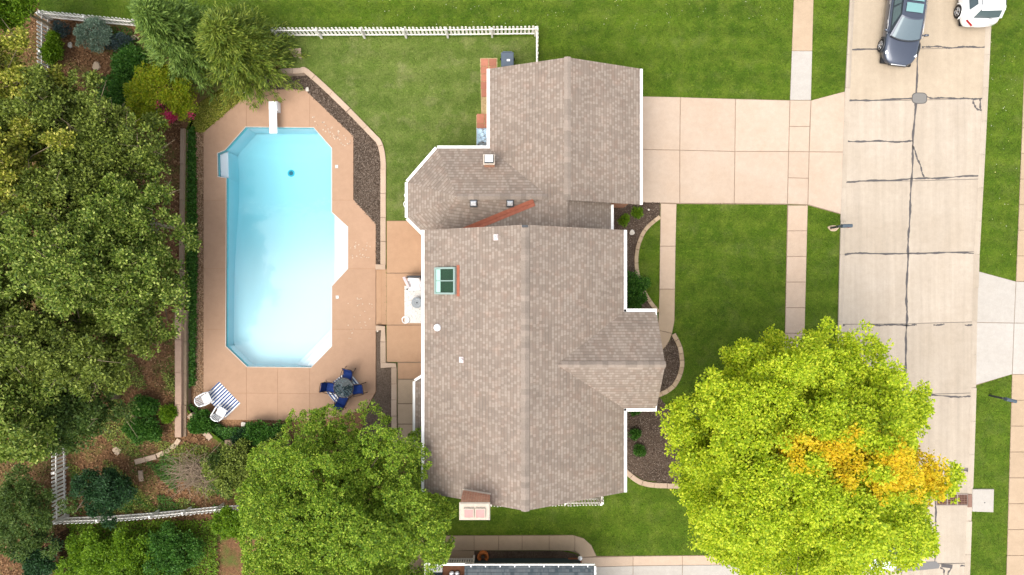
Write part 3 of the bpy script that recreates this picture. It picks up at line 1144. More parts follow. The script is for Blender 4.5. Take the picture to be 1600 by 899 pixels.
dc = Vector(((455 - 800) / PXM * k_, (449.5 - 271) / PXM * k_, dz))
MB().lathe([(0.0, 0.05), (0.10, 0.045), (0.13, 0.0)], 16, tuple(dc)).build("main_drain", simple("drain_blue", (0.012, 0.10, 0.14), 0.5, 0.3), pr)
MB().lathe([(0.0, 0.02), (0.16, 0.018), (0.2, 0.0)], 20, tuple(dc)).build("drain_ring", simple("drain_ring_blue", (0.03, 0.36, 0.48), 0.5, 0.3), pr)
# water: closed body, tinted by depth through absorption
t = NT("pool_water")
tr = t.n("ShaderNodeBsdfTransparent")
gl = t.n("ShaderNodeBsdfGlossy"); gl.inputs['Roughness'].default_value = 0.03
wv = t.noise(t.pos(), 2.2, 3, 0.5)
nb_ = t.bump(wv, 0.12, 0.05); t.l(nb_, gl.inputs['Normal'])
fr = t.n("ShaderNodeFresnel"); fr.inputs['IOR'].default_value = 1.33
mx = t.n("ShaderNodeMixShader")
t.l(fr.outputs[0], mx.inputs[0]); t.l(tr.outputs[0], mx.inputs[1]); t.l(gl.outputs[0], mx.inputs[2])
va = t.n("ShaderNodeVolumeAbsorption")
va.inputs['Color'].default_value = (0.0, 0.93, 0.985, 1)
va.inputs['Density'].default_value = 0.22
t.l(va.outputs[0], t.out.inputs['Volume'])
M_WATER = t.done(mx)
wp = offset_poly(pool, -0.012)
MB().prism(wp, -3.25, WATER_Z).build("water", M_WATER, pr)

# diving board
c = W(432, 186, POOL_Z)
db = thing("diving_board", "white diving board over the deep end of the pool", "diving board", (c.x, c.y, POOL_Z), math.radians(1.5))
MB().box((0, -0.05, 0.52), (0.40, 1.66, 0.05), 0, 0.012).build("board", M_PLASTIC, db, world_coords=False)
MB().box((0, 0.55, 0.24), (0.46, 0.5, 0.48), 0, 0.03).build("stand", M_PLASTIC, db, world_coords=False)
for s in (-1, 1):
    MB().tube([(s * 0.21, 0.72, 0.0), (s * 0.21, 0.70, 0.45), (s * 0.21, 0.40, 0.48), (s * 0.21, 0.32, 0.1), (s * 0.21, 0.32, 0.0)], 0.022, 8).build("support", M_GALV, db, world_coords=False)
for i, (px, py) in enumerate(((526, 260.5), (527, 464.5))):
    c = W(px, py, POOL_Z)
    o = thing("skimmer_lid", ["small square white skimmer lid in the deck near the deep end", "small square white skimmer lid in the deck near the shallow end"][i], "lid", c, 0, "skimmer lids")
    MB().box((0, 0, 0.006), (0.17, 0.19, 0.012), 0, 0.004).build("lid", M_PALE, o, world_coords=False)
    MB().lathe([(0.0, 0.016), (0.055, 0.016), (0.06, 0.012)], 16).build("cover_disc", M_PLASTIC, o, world_coords=False)

# patio, steps, walls
pat = base_sheet("patio", [(605, 345), (720, 345), (720, 700), (650, 700), (621, 700), (621, 566), (604, 566), (604, 508), (605, 508), (605, 420)], 0.010, M_SLOT,
                 "tan coated patio between the house and the pool steps")
slabs(pat, "patio_slab", [[(604, 345), (720, 345), (720, 427), (604, 427)], [(604, 427), (720, 427), (720, 508), (604, 508)], [(604, 508), (720, 508), (720, 566), (604, 566)]],
      0.05, 0.035, M_PATIO, 0.03)
st = thing("pool_steps", "two tan concrete steps from the patio down to the pool deck", "steps", W(596, 464, POOL_Z))
MB().prism(WP([(596, 420.5), (604, 420.5), (604, 507.5), (596, 507.5)]), POOL_Z - 0.05, -0.07, 0.012).build("tread", M_PATIO, st)
MB().prism(WP([(587.6, 420.5), (596.6, 420.5), (596.6, 507.5), (587.6, 507.5)], -0.2), POOL_Z - 0.05, -0.21, 0.012).build("tread", M_PATIO, st)
sst = thing("garden_steps", "broad tan steps beside the bay window roof", "steps", W(635, 620))
for (y0, y1, z) in ((567, 592, 0.045), (593.5, 630, 0.033), (631.5, 662, 0.024), (663.5, 700, 0.015)):
    MB().prism(WP([(622, y0), (720, y0), (720, y1), (622, y1)]), -0.1, z, 0.012).build("tread", M_PATIO if y0 < 590 else M_WALKT, sst)


def block_wall(name, path, wpx, z0, z1, mat, label, cat, blen=1.1, piece="cap_stone", gap=0.012, jitter=0.006, seed=1):
    """row of blocks along a pixel path"""
    r = random.Random(seed)
    P = [Vector(W2(*p)) for p in path]
    cum = [0]
    for a, b in zip(P[:-1], P[1:]):
        cum.append(cum[-1] + (b - a).length)
    def at(s):
        s = max(0, min(cum[-1], s))
        for i in range(len(P) - 1):
            if s <= cum[i + 1] + 1e-9:
                d = (P[i + 1] - P[i])
                t = (s - cum[i]) / max(1e-9, cum[i + 1] - cum[i])
                return P[i] + d * t
        return P[-1]
    root = thing(name, label, cat, (P[0].x, P[0].y, z0))
    nblk = max(1, round(cum[-1] / blen))
    L = cum[-1] / nblk
    w = wpx / PXM / 2
    for k in range(nblk):
        s0 = k * L + gap / 2; s1 = (k + 1) * L - gap / 2
        ss = [s0] + [c for c in cum if s0 + 0.02 < c < s1 - 0.02] + [s1]
        left = []; right = []
        for s in ss:
            d = (at(s + 0.04) - at(s - 0.04)).normalized()
            nr = Vector((-d.y, d.x))
            left.append(at(s) + nr * w); right.append(at(s) - nr * w)
        dj = Vector((r.uniform(-1, 1), r.uniform(-1, 1))) * jitter
        poly = [(p.x + dj.x, p.y + dj.y) for p in left + right[::-1]]
        MB().prism(poly, z0, z1 + r.uniform(-1, 1) * jitter, 0.014).build(piece, mat, root)
    return root


arc = smooth_path([(472, 111, 0), (482, 114, 0), (533, 161, 0), (582, 211, 0), (592, 222, 0), (597, 238, 0), (599, 256, 0)], 6)
block_wall("retaining_wall", [(420, 113.5), (450, 112)] + [(p.x, p.y) for p in arc] + [(599, 300), (599, 415)], 8.5, POOL_Z - 0.1, 0.075, M_CAP,
           "long pale stone capped wall curving between the back lawn and the pool bed", "wall", 1.25)
block_wall("retaining_wall", [(587, 417.5), (603, 417.5)], 8, POOL_Z - 0.1, 0.085, M_CAP, "short stone capped wall end at the top of the pool steps", "wall", 0.55)
block_wall("retaining_wall", [(587.5, 513), (599, 513), (599, 566), (599, 567)], 8.5, POOL_Z - 0.1, 0.075, M_CAP, "stone capped wall at the lower end of the pool steps", "wall", 0.9)
block_wall("retaining_wall", [(595, 571), (616, 571), (616, 700)], 8.5, POOL_Z - 0.1, 0.07, M_CAP, "stone capped wall beside the garden steps", "wall", 0.9)
block_wall("timber_wall", [(282.5, 480), (282.5, 682)], 10, -0.45, 0.30, simple("pink_timber", (0.33, 0.225, 0.165), 0.9, 0.1, var=0.25, scale=5, objvar=0.12), "clean pinkish timber retaining wall along the bare woodland bank", "wall", 1.7, "timber", 0.01)
block_wall("timber_wall", [(288, 202), (286, 350), (286, 480)], 6, -0.45, 0.22, M_TIMBER, "mossy timber retaining wall under the overhanging branches beside the ivy", "wall", 1.7, "timber", 0.012)
block_wall("timber_wall", [(290, 485), (290, 682)], 5, -0.45, 0.10, M_TIMBER, "lower timber course in front of the pinkish retaining wall", "wall", 1.7, "timber", 0.012)
block_wall("timber_edging", [(296, 648), (330, 686)], 9, -0.45, 0.06, M_CAP, "slanting timber edging below the white chairs", "edging", 0.8, "timber")
block_wall("timber_edging", [(352, 692), (452, 694)], 9, -0.45, 0.10, M_TIMBER, "straight old timber edging below the pool deck", "edging", 1.6, "timber")
block_wall("stone_edging", [(212, 722), (245, 713)], 8, -0.05, 0.10, M_CAP, "short tan edging slab among the weeds", "edging", 0.6, "stone")
block_wall("stone_edging", [(246, 712), (262, 705), (276, 694), (281, 686)], 7, -0.05, 0.09, M_STONE, "curved mossy edging stones leading up to the timber wall", "edging", 0.4, "stone")
block_wall("stone_edging", [(220, 735), (222, 752)], 7, -0.05, 0.08, M_CAP, "small upright edging slab in the weedy bank", "edging", 0.6, "stone")

arc1 = smooth_path([(1031, 339, 0), (1010, 357, 0), (998, 380, 0), (994, 405, 0), (997, 432, 0), (1008, 460, 0), (1028, 488, 0)], 5)
block_wall("garden_edging", [(p.x, p.y) for p in arc1], 6, -0.05, 0.09, M_EDGE, "long curved paver edging around the bed by the front walk", "edging", 0.36, "edging_stone", 0.012)
arc2 = smooth_path([(1052, 522, 0), (1062, 543, 0), (1065, 572, 0), (1056, 598, 0), (1042, 611, 0), (1024, 619, 0)], 5)
block_wall("garden_edging", [(p.x, p.y) for p in arc2], 7, -0.05, 0.09, M_EDGE, "half round paver edging around the bed by the porch", "edging", 0.36, "edging_stone", 0.012)
arc3 = smooth_path([(972, 731, 0), (984, 742, 0), (1000, 753, 0), (1022, 758, 0), (1062, 759, 0)], 4)
block_wall("garden_edging", [(p.x, p.y) for p in arc3], 8, -0.05, 0.09, M_CAP, "pale edging at the south end of the mulch bed beneath the golden tree", "edging", 0.6, "edging_stone", 0.012)
EXCL.append([(v.x, v.y) for v in [W(972, 727), W(1062, 753), W(1062, 764), W(1000, 758), W(972, 740)]])

# neighbour's walk and drive
nw = base_sheet("neighbour_walk", [(640, 837), (895, 836), (912, 841), (924, 852), (932, 869), (908, 871), (900, 864), (885, 860), (640, 861)], 0.014, M_SLOT, "tan walk curving along the neighbouring house")
slabs(nw, "walk_slab", [[(640, 837), (705, 837), (705, 861), (640, 861)], [(705, 837), (741, 837), (741, 860), (705, 861)], [(741, 837), (779, 837), (779, 860), (741, 860)],
                        [(779, 837), (816, 837), (816, 860), (779, 860)], [(816, 837), (858, 837), (858, 860), (816, 860)],
                        [(858, 837), (894, 836), (898, 837), (898, 861), (858, 860)], [(898, 837), (912, 841), (924, 852), (932, 869), (908, 871), (904, 865), (898, 861)]], DZ + 0.004, 0.02, M_WALKT, 0.02)
nd = base_sheet("neighbour_drive", [(908, 871), (932, 869), (1300, 866), (1298, 1000), (908, 1000)], 0.016, M_SLOT, "concrete driveway of the neighbouring house under the golden tree")
slabs(nd, "driveway_slab", [([(908, 871), (989, 869), (989, 884), (908, 886)], M_WALK), ([(989, 869), (1066, 868), (1066, 883), (989, 884)], M_WALK), ([(1066, 868), (1214, 867), (1214, 882), (1066, 883)], M_WALK),
                            [(908, 886), (989, 884), (989, 1000), (908, 1000)], [(989, 884), (1066, 883), (1066, 1000), (989, 1000)], [(1066, 883), (1214, 882), (1210, 1000), (1066, 1000)],
                            [(1246, 867), (1300, 866), (1297, 1000), (1243, 1000)]], DZ + 0.002, 0.015, M_PALE, 0.02)
np_ = base_sheet("neighbour_patio", [(640, 861), (741, 861), (741, 900), (640, 900)], 0.013, M_WALKT, "small tan patio behind the neighbour's white railing")

# red pavers beside the garage
pv = thing("paver_path", "patchy red square pavers along the garage wall", "path", W(765, 160))
EXCL.append(WP([(750, 90), (790, 90), (790, 240), (744, 240)]))
sheet("paver_bedding", [(750, 91), (777, 91), (777, 146), (790, 146), (790, 240), (744, 240), (744, 180), (752, 180)], 0.008, soil_mat("sandy_soil", [(0.22, 0.15, 0.07), (0.34, 0.25, 0.13), (0.42, 0.32, 0.18)], 8), "sandy strip along the garage wall")
r = random.Random(4)
for row, (y0, y1) in enumerate(((92, 104), (104, 116), (116, 128), (128, 140), (140, 152), (178, 193), (193, 206))):
    x0s = (751.5, 763.5) if row < 5 else (745, 757, 769)
    if row < 3:
        x0s = (751.5, 764)
    for x0 in x0s:
        jx = r.uniform(-0.4, 0.4)
        MB().prism(offset_poly(WP([(x0 + jx, y0), (x0 + 12 + jx, y0), (x0 + 12 + jx, y1), (x0 + jx, y1)]), 0.012), 0.0, 0.03 + r.uniform(0, 0.012), 0.008).build("paver", M_PAVER, pv)

# flagstones on the lawn
for i, (pl, lab) in enumerate((([(449, 77), (460, 76), (465, 90), (460, 91), (455, 84)], "narrow broken flagstone piece lying on the back lawn"),
                               ([(460, 76), (471, 75), (472, 95), (463, 89)], "wider broken flagstone piece lying on the back lawn"))):
    o = MB().prism(offset_poly(WP(pl), 0.02), 0, 0.055, 0.012).build("flagstone", M_STONE)
    tag(o, lab, "stone", "broken flagstones")


# ------------------------------------------------------------------ fences
def fence(name, px_path, label, height=1.1, pitch=0.2, pw=0.112, mat=None, side=1, z=0.0, post_every=2.2, group=None):
    mat = mat or M_FENCE
    P = [W(*p) for p in px_path]
    root = thing(name, label, "fence", (P[0].x, P[0].y, z), 0, group)
    pm = MB()
    # dog-eared picket
    h = height
    prof = [(-pw / 2, 0.04), (pw / 2, 0.04), (pw / 2, h - 0.05), (pw * 0.22, h), (-pw * 0.22, h), (-pw / 2, h - 0.05)]
    d = 0.012
    pm.face([(x, -d, zz) for x, zz in prof]); pm.face([(x, d, zz) for x, zz in reversed(prof)])
    for i in range(6):
        a = prof[i]; b = prof[(i + 1) % 6]
        pm.face([(a[0], d, a[1]), (b[0], d, b[1]), (b[0], -d, b[1]), (a[0], -d, a[1])][::-1])
    pme = pm.mesh("picket", mat)
    po = MB().box((0, 0, h / 2), (0.09, 0.09, h), 0, 0.012)
    po.box((0, 0, h + 0.012), (0.105, 0.105, 0.03), 0, 0.012)
    pom = po.mesh("post", mat)
    r = random.Random(len(px_path) * 7 + int(P[0].x * 10))
    first = True
    for a, b in zip(P[:-1], P[1:]):
        dv = (b - a); L = dv.length; dv.normalize()
        ang = math.atan2(dv.y, dv.x)
        nr = Vector((-dv.y, dv.x, 0)) * side
        for hz in (0.25, h - 0.28):
            MB().bar(a + nr * -0.035 + Vector((0, 0, z + hz)), b + nr * -0.035 + Vector((0, 0, z + hz)), 0.04, 0.07).build("rail", mat, root)
        npk = int(L / pitch)
        for k in range(npk + 1):
            p = a + dv * (k * pitch + (L - npk * pitch) / 2) + nr * 0.012
            o = link("picket", pme, root, False)
            o.location = (p.x - P[0].x, p.y - P[0].y, r.uniform(-0.012, 0.012))
            o.rotation_euler = (r.uniform(-0.012, 0.012), r.uniform(-0.012, 0.012), ang)
        nps = max(1, round(L / post_every))
        for k in range(0 if first else 1, nps + 1):
            p = a + dv * (L * k / nps) - nr * 0.1
            o = link("post", pom, root, False)
            o.location = (p.x - P[0].x, p.y - P[0].y, 0)
            o.rotation_euler = (0, 0, ang)
        first = False
    return root


fence("picket_fence", [(436, 57), (570, 56.5), (700, 56), (838, 54.5)], "long white picket fence between the back lawn and the neighbouring lawn", 1.15)
fence("picket_fence", [(839, 56), (839, 138)], "short white picket return from the fence corner to the garage", 1.1)
fence("picket_fence", [(79, 29), (150, 36), (236, 44)], "white picket fence behind the blue spruce shrub", 1.05)
fence("picket_fence", [(79, 150), (79, 31)], "white picket fence running under the woodland branches", 1.0)
fence("picket_fence", [(104, 640), (104, 730), (105, 806)], "white picket fence between the woods and the weedy bank", 1.15, side=-1)
fence("picket_fence", [(106, 808), (170, 806), (250, 800), (350, 790), (470, 786)], "white picket fence below the brush pile", 1.05, side=-1)
fence("picket_fence", [(768, 780.5), (937, 778.5)], "low white picket fence along the chimney end of the house", 1.15, side=-1, pitch=0.155, pw=0.092)
fence("picket_fence", [(938, 778), (938, 735)], "short white picket fence return at the house corner by the tree bed", 1.1, side=-1, pitch=0.155, pw=0.092)
fence("brown_fence", [(112, 826), (112, 990)], "dark brown slatted fence below the white fence corner", 1.0, 0.13, 0.10, M_BROWNF, side=1)


# ------------------------------------------------------------------ house
house = thing("house", "brown shingled suburban house with garage wing, gables and white gutters", "house", (0.5, -3.2, 0))


def roof_face(m, pts, th=0.10):
    P = [Vector(p) for p in pts]
    nrm = Vector((0, 0, 0))
    for i in range(len(P)):
        a = P[i]; b = P[(i + 1) % len(P)]
        nrm += Vector(((a.y - b.y) * (a.z + b.z), (a.z - b.z) * (a.x + b.x), (a.x - b.x) * (a.y + b.y)))
    nrm.normalize()
    if nrm.z < 0:
        P.reverse(); nrm = -nrm
    g_ = Vector((nrm.x, nrm.y, 0))
    g_ = g_.normalized() if g_.length > 1e-6 else Vector((1, 0, 0))
    u = Vector((-g_.y, g_.x, 0))
    dn = (g_ - nrm * g_.dot(nrm)).normalized()
    uv = [(p.dot(u), -p.dot(dn)) for p in P]
    m.face(P, uv)
    lo = [p - Vector((0, 0, th)) for p in P]
    m.face(list(reversed(lo)), list(reversed(uv)))
    for i in range(len(P)):
        j = (i + 1) % len(P)
        m.face([lo[i], lo[j], P[j], P[i]], [uv[i], uv[j], uv[j], uv[i]])


XW, XE, XR = -3.885, 4.96, 0.54
YS, YN = -9.08, 2.55
ZE, ZR = 5.3, 7.8
SM = (ZR - ZE) / (XR - XW); SE_ = (ZR - ZE) / (XE - XR)
# porch gable
PY, PHW, PZR, PXE = -3.22, 2.14, 7.05, 6.40
pxv = XR + (ZR - PZR) / SE_
m = MB()
roof_face(m, [(XW, YS, ZE), (XR, YS, ZR), (XR, YN, ZR), (XW, YN, ZE)])
roof_w = m.build("roof", M_SHINGLE, house); roof_w["label"] = "west slope of the main roof with skylight and vents"
m = MB()
roof_face(m, [(XR + 0.001, YS, ZR), (XE, YS, ZE), (XE, PY - PHW, ZE), (pxv, PY, PZR), (XE, PY + PHW, ZE), (XE, YN, ZE), (XR + 0.001, YN, ZR)])
roof_e = m.build("roof", M_SHINGLE, house); roof_e["label"] = "street side slope of the main roof"
m = MB()
roof_face(m, [(pxv, PY, PZR), (PXE, PY, PZR), (PXE, PY + PHW, ZE), (XE, PY + PHW, ZE)])
roof_face(m, [(pxv, PY, PZR), (XE, PY - PHW, ZE), (PXE, PY - PHW, ZE), (PXE, PY, PZR)])
roof_p = m.build("roof", M_SHINGLE, house); roof_p["label"] = "front cross gable roof"

GW, GE, GR = -1.071, 6.12, 2.525
GZE, GZR = 2.9, 4.5
GN, GS = 10.47, 3.97
FY, FHW, FZR = 4.19, 2.465, 4.13
sg = (GZR - GZE) / (GR - GW)
fxr = GR - (GZR - FZR) / sg
WALLY = 2.32
m = MB()
cr_s = 0.194
sS = (FZR - GZE) / FHW
# garage west slope down to the family room valley, then on to the house wall
roof_face(m, [(GR, GN, GZR), (GW, GN, GZE), (GW, FY + FHW, GZE), (fxr, FY, FZR), (fxr, WALLY, FZR), (GR, WALLY, GZR)])
roof_face(m, [(GR + 0.001, GN, GZR), (GR + 0.001, GS, GZR), (GE, GS, GZE), (GE, GN, GZE)])
roof_g = m.build("roof", M_SHINGLE, house); roof_g["label"] = "garage gable roof"
# entry roof between garage and main house
m = MB()
roof_face(m, [(GR - 0.15, GS + 0.5, GZR - 0.075), (GR - 0.15, WALLY, GZR - 0.075), (4.74, WALLY, 2.86), (4.74, GS + 0.5, 2.86)])
roof_n = m.build("roof", M_SHINGLE, house); roof_n["label"] = "small entry roof tucked beside the garage"
# family room with octagonal end
ax = -4.99 + FHW
A = (ax, FY, FZR)
e1 = (GW, FY + FHW, GZE); e2 = (-3.58, FY + FHW, GZE); e3 = (-4.99, 5.035, GZE); e4 = (-4.99, 3.352, GZE); e5 = (-3.98, 2.34, GZE + 0.0)
zS = lambda y: FZR - sS * (FY - y)
vx = fxr - (FY - WALLY) * sS / cr_s
m = MB()
roof_face(m, [A, (fxr, FY, FZR), e1, e2])
roof_face(m, [A, e2, e3])
roof_face(m, [A, e3, e4])
roof_face(m, [A, e4, e5])
vb = (fxr - (FY - 2.5) * sS / cr_s, 2.5)
roof_face(m, [A, e5, (-3.6, WALLY, zS(WALLY)), (max(vx, -3.6), WALLY, zS(WALLY)), (fxr, FY, FZR)])
roof_f = m.build("roof", M_SHINGLE, house); roof_f["label"] = "low hipped family room roof with angled end"
m = MB()
roof_face(m, [(fxr, FY, FZR + 0.004), (max(vx, -3.6), WALLY, zS(WALLY) + 0.004), (fxr, WALLY, FZR + 0.004)])
roof_c = m.build("roof", M_SHINGLE, house); roof_c["label"] = "shallow cricket roof against the house wall"
# rusty valley flashing
p0 = Vector((fxr - 0.62, 0, 0)); m = MB()
def valley(x):
    y = FY - (fxr - x) * cr_s / sS
    return Vector((x, y, FZR - (fxr - x) * cr_s))
v0 = valley(1.02); v1 = valley(max(vx, -3.4))
dn = (v1 - v0).normalized(); sd_ = Vector((-dn.y, dn.x, 0))
a1 = v0 - sd_ * 0.15; b1 = v1 - sd_ * 0.17
zN = lambda p: zS(p.y) + 0.022
zC = lambda p: FZR - (fxr - p.x) * cr_s + 0.026
n_side = 1 if sd_.y > 0 else -1
for s in (1, -1):
    q0 = v0 + sd_ * (0.17 * s); q1 = v1 + sd_ * (0.17 * s)
    fz = zN if s * n_side > 0 else zC
    m.face([(v0.x, v0.y, v0.z + 0.03), (v1.x, v1.y, v1.z + 0.03), (q1.x, q1.y, fz(q1)), (q0.x, q0.y, fz(q0))])
m.tube([v0 + Vector((0, 0, 0.035)), v1 + Vector((0, 0, 0.035))], 0.022, 6)
fix_normals(m.build("valley_flashing", M_RUST, house))
# bay roof on the west wall
m = MB()
by = [(-3.6, -3.98, 3.55), (-3.6, -7.9, 3.55), (-3.9, -7.9, 3.35), (-4.63, -7.35, 2.92), (-4.63, -4.5, 2.92), (-3.9, -3.98, 3.35)]
roof_face(m, [(-3.6, -4.4, 3.55), (-3.6, -7.5, 3.55), (-4.63, -7.35, 2.92), (-4.63, -4.5, 2.92)], 0.08)
roof_face(m, [(-3.6, -4.4, 3.55), (-4.63, -4.5, 2.92), (-3.75, -3.95, 2.92), (-3.6, -3.95, 2.92)], 0.08)
roof_face(m, [(-3.6, -7.5, 3.55), (-3.6, -7.9, 2.92), (-3.75, -7.9, 2.92), (-4.63, -7.35, 2.92)], 0.08)
roof_b = m.build("roof", M_SHINGLE, house); roof_b["label"] = "small bay window roof"

# ridge caps, one shingle each
def ridge_caps(roof, a, b, sl_l, sl_r, w=0.165, step=0.21, seed=3):
    a = Vector(a); b = Vector(b)
    d = (b - a); L = d.length; d.normalize()
    s = Vector((-d.y, d.x, 0))
    n = int(L / step)
    rr = random.Random(seed)
    for k in range(n):
        p = a + d * (k * L / n); q = a + d * ((k + 1) * L / n + 0.03)
        m = MB()
        up = Vector((0, 0, 0.018)); hi = Vector((0, 0, 0.034))
        for sg_, slp in ((1, sl_l), (-1, sl_r)):
            off = s * (sg_ * w) + Vector((0, 0, -slp * w))
            m.face([p + up, q + hi, q + off + hi, p + off + up], [(0, k), (0.2, k), (0.2, k + 0.1), (0, k + 0.1)])
            m.face([q + hi, q + hi - Vector((0, 0, 0.03)), q + off + hi - Vector((0, 0, 0.03)), q + off + hi])
            m.face([p + off + up, q + off + hi, q + off, p + off])
        o = m.build("ridge_cap", M_CAPSH, roof)
        fix_normals(o)


M_CAPSH = simple("cap_shingle", (0.225, 0.183, 0.150), 0.9, 0.12, var=0.25, scale=14, objvar=0.2, bump=0.2)
ridge_caps(roof_w, (XR, YN, ZR), (XR, YS, ZR), SE_, SM, 0.17, 0.235)
ridge_caps(roof_g, (GR, GS, GZR), (GR, GN, GZR), sg, sg, 0.15, 0.235, 5)
ridge_caps(roof_p, (pxv + 0.2, PY, PZR), (PXE, PY, PZR), 0.82, 0.82, 0.13, 0.235, 6)
ridge_caps(roof_f, (ax, FY, FZR), (fxr - 0.1, FY, FZR), sS, sS, 0.14, 0.235, 7)


def gutter(pts, w=0.125, h=0.11, name="gutter", side=1):
    """open trough along an eave"""
    for a, b in zip(pts[:-1], pts[1:]):
        a = Vector(a); b = Vector(b)
        d = (b - a).normalized(); r_ = Vector((d.y, -d.x, 0)) * side
        m = MB()
        for o0, z0, o1, z1 in ((0.0, -h, w, -h), (0.0, -h, 0.0, 0.01), (w, -h, w, 0.0)):
            wid = 0.02
            pa = a + r_ * ((o0 + o1) / 2) + Vector((0, 0, (z0 + z1) / 2)); pb = b + r_ * ((o0 + o1) / 2) + Vector((0, 0, (z0 + z1) / 2))
            m.bar(pa, pb, max(abs(o1 - o0), 0.022), max(abs(z1 - z0), 0.02))
        # closed bead with a thin dark slot reads as a leaf guard
        m.bar(a + r_ * (w * 0.5) + Vector((0, 0, -0.012)), b + r_ * (w * 0.5) + Vector((0, 0, -0.012)), w * 0.9, 0.012)
        m.build(name, M_WHITE, house)


gutter([(XW, YN, ZE - 0.03), (XW, YS, ZE - 0.03)], side=1)
gutter([(XE, YS, ZE - 0.03), (XE, PY - PHW - 0.0, ZE - 0.03), ], side=1)
gutter([(XE, PY + PHW, ZE - 0.03), (XE, YN, ZE - 0.03)], side=1)
gutter([(XE, PY - PHW, ZE - 0.03), (PXE + 0.02, PY - PHW, ZE - 0.03)], side=1)
gutter([(PXE + 0.02, PY + PHW, ZE - 0.03), (XE, PY + PHW, ZE - 0.03)], side=1)
gutter([(GE, GS, GZE - 0.03), (GE, GN, GZE - 0.03)], side=1)
gutter([(GW, GN, GZE - 0.03), (GW, FY + FHW + 0.13, GZE - 0.03)], side=1)
gutter([(GW, e1[1], GZE - 0.03), (e2[0], e2[1], GZE - 0.03), (e3[0], e3[1], GZE - 0.03), (e4[0], e4[1], GZE - 0.03), (e5[0], e5[1], GZE - 0.03)], side=1)
gutter([(4.74, WALLY, 2.83), (4.74, GS, 2.83)], side=1)
gutter([(-3.75, -3.93, 2.89), (-4.63, -4.5, 2.89), (-4.63, -7.35, 2.89), (-3.75, -7.9, 2.89)], side=1, w=0.11)
for sgn in (1, -1):
    MB().bar((PXE - 0.02, PY + sgn * PHW * 0.995, ZE - 0.06), (PXE - 0.02, PY + sgn * (PHW - 0.45), ZE - 0.06 + 0.3), 0.05, 0.14).build("cornice_return", M_WHITE, house)

# walls
def wall_block(name, poly, z0, z1, mat):
    return MB().prism(poly, z0, z1).build(name, mat, house)


wall_block("wall", [(-3.55, -8.78), (4.62, -8.78), (4.62, 2.28), (-3.55, 2.28)], 0.0, ZE - 0.12, M_SIDING)
for y in (-8.70, 2.20):
    m = MB()
    m.face([(-3.55, y - 0.07, ZE - 0.12), (4.62, y - 0.07, ZE - 0.12), (XR, y - 0.07, ZR - 0.16)])
    m.face([(-3.55, y + 0.07, ZE - 0.12), (XR, y + 0.07, ZR - 0.16), (4.62, y + 0.07, ZE - 0.12)])
    m.build("gable_wall", M_SIDING, house)
wall_block("porch_wall", [(4.63, -5.05), (6.02, -5.05), (6.02, -1.4), (4.63, -1.4)], 0.0, ZE - 0.12, M_BRICK)
m = MB(); m.face([(6.02, -5.05, ZE - 0.12), (6.02, -1.4, ZE - 0.12), (6.02, PY, PZR - 0.2)]); m.build("gable_wall", M_BRICK, house)
wall_block("garage_wall", [(-0.75, 4.15), (5.8, 4.15), (5.8, 10.2), (-0.75, 10.2)], 0.0, GZE - 0.12, M_BRICK)
for y in (4.16, 10.19):
    m = MB(); m.face([(-0.75, y, GZE - 0.12), (5.8, y, GZE - 0.12), (GR, y, GZR - 0.16)]); m.build("gable_wall", M_SIDING, house)
wall_block("entry_wall", [(-0.74, 2.29), (4.35, 2.29), (4.35, 4.14), (-0.74, 4.14)], 0.0, 2.7, M_BRICK)
wall_block("family_room_wall", [(-0.76, 6.3), (-3.45, 6.3), (-4.65, 4.93), (-4.65, 3.45), (-3.6, 2.29), (-0.76, 2.29)], 0.0, GZE - 0.12, M_BRICK)
wall_block("bay_wall", [(-3.56, -4.2), (-4.35, -4.75), (-4.35, -7.1), (-3.56, -7.65)], 0.0, 2.8, M_SIDING)


def window(cx, cy, cz, w, h, face, mat=M_WINDOW):
    """face: 'E','W','N','S' outward side"""
    nv = {'E': (1, 0), 'W': (-1, 0), 'N': (0, 1), 'S': (0, -1)}[face]
    tx = (-nv[1], nv[0])
    def bx(u0, u1, z0, z1, d0, d1):
        p = [(cx + tx[0] * u + nv[0] * d, cy + tx[1] * u + nv[1] * d) for u, d in ((u0, d0), (u1, d0), (u1, d1), (u0, d1))]
        return MB().prism(p, cz + z0, cz + z1)
    m = bx(-w / 2, w / 2, -h / 2 - 0.07, -h / 2, 0.004, 0.07)
    for q in ((-w / 2, w / 2, h / 2, h / 2 + 0.07), (-w / 2 - 0.07, -w / 2, -h / 2, h / 2), (w / 2, w / 2 + 0.07, -h / 2, h / 2), (-0.02, 0.02, -h / 2, h / 2)):
        k = bx(*q, 0.004, 0.07)
        b = len(m.v); m.v += k.v; m.f += [tuple(i + b for i in f) for f in k.f]; m.uv += k.uv
    fo = m.build("window", M_WHITE, house)
    bx(-w / 2, w / 2, -h / 2, h / 2, 0.006, 0.03).build("pane", mat, fo)


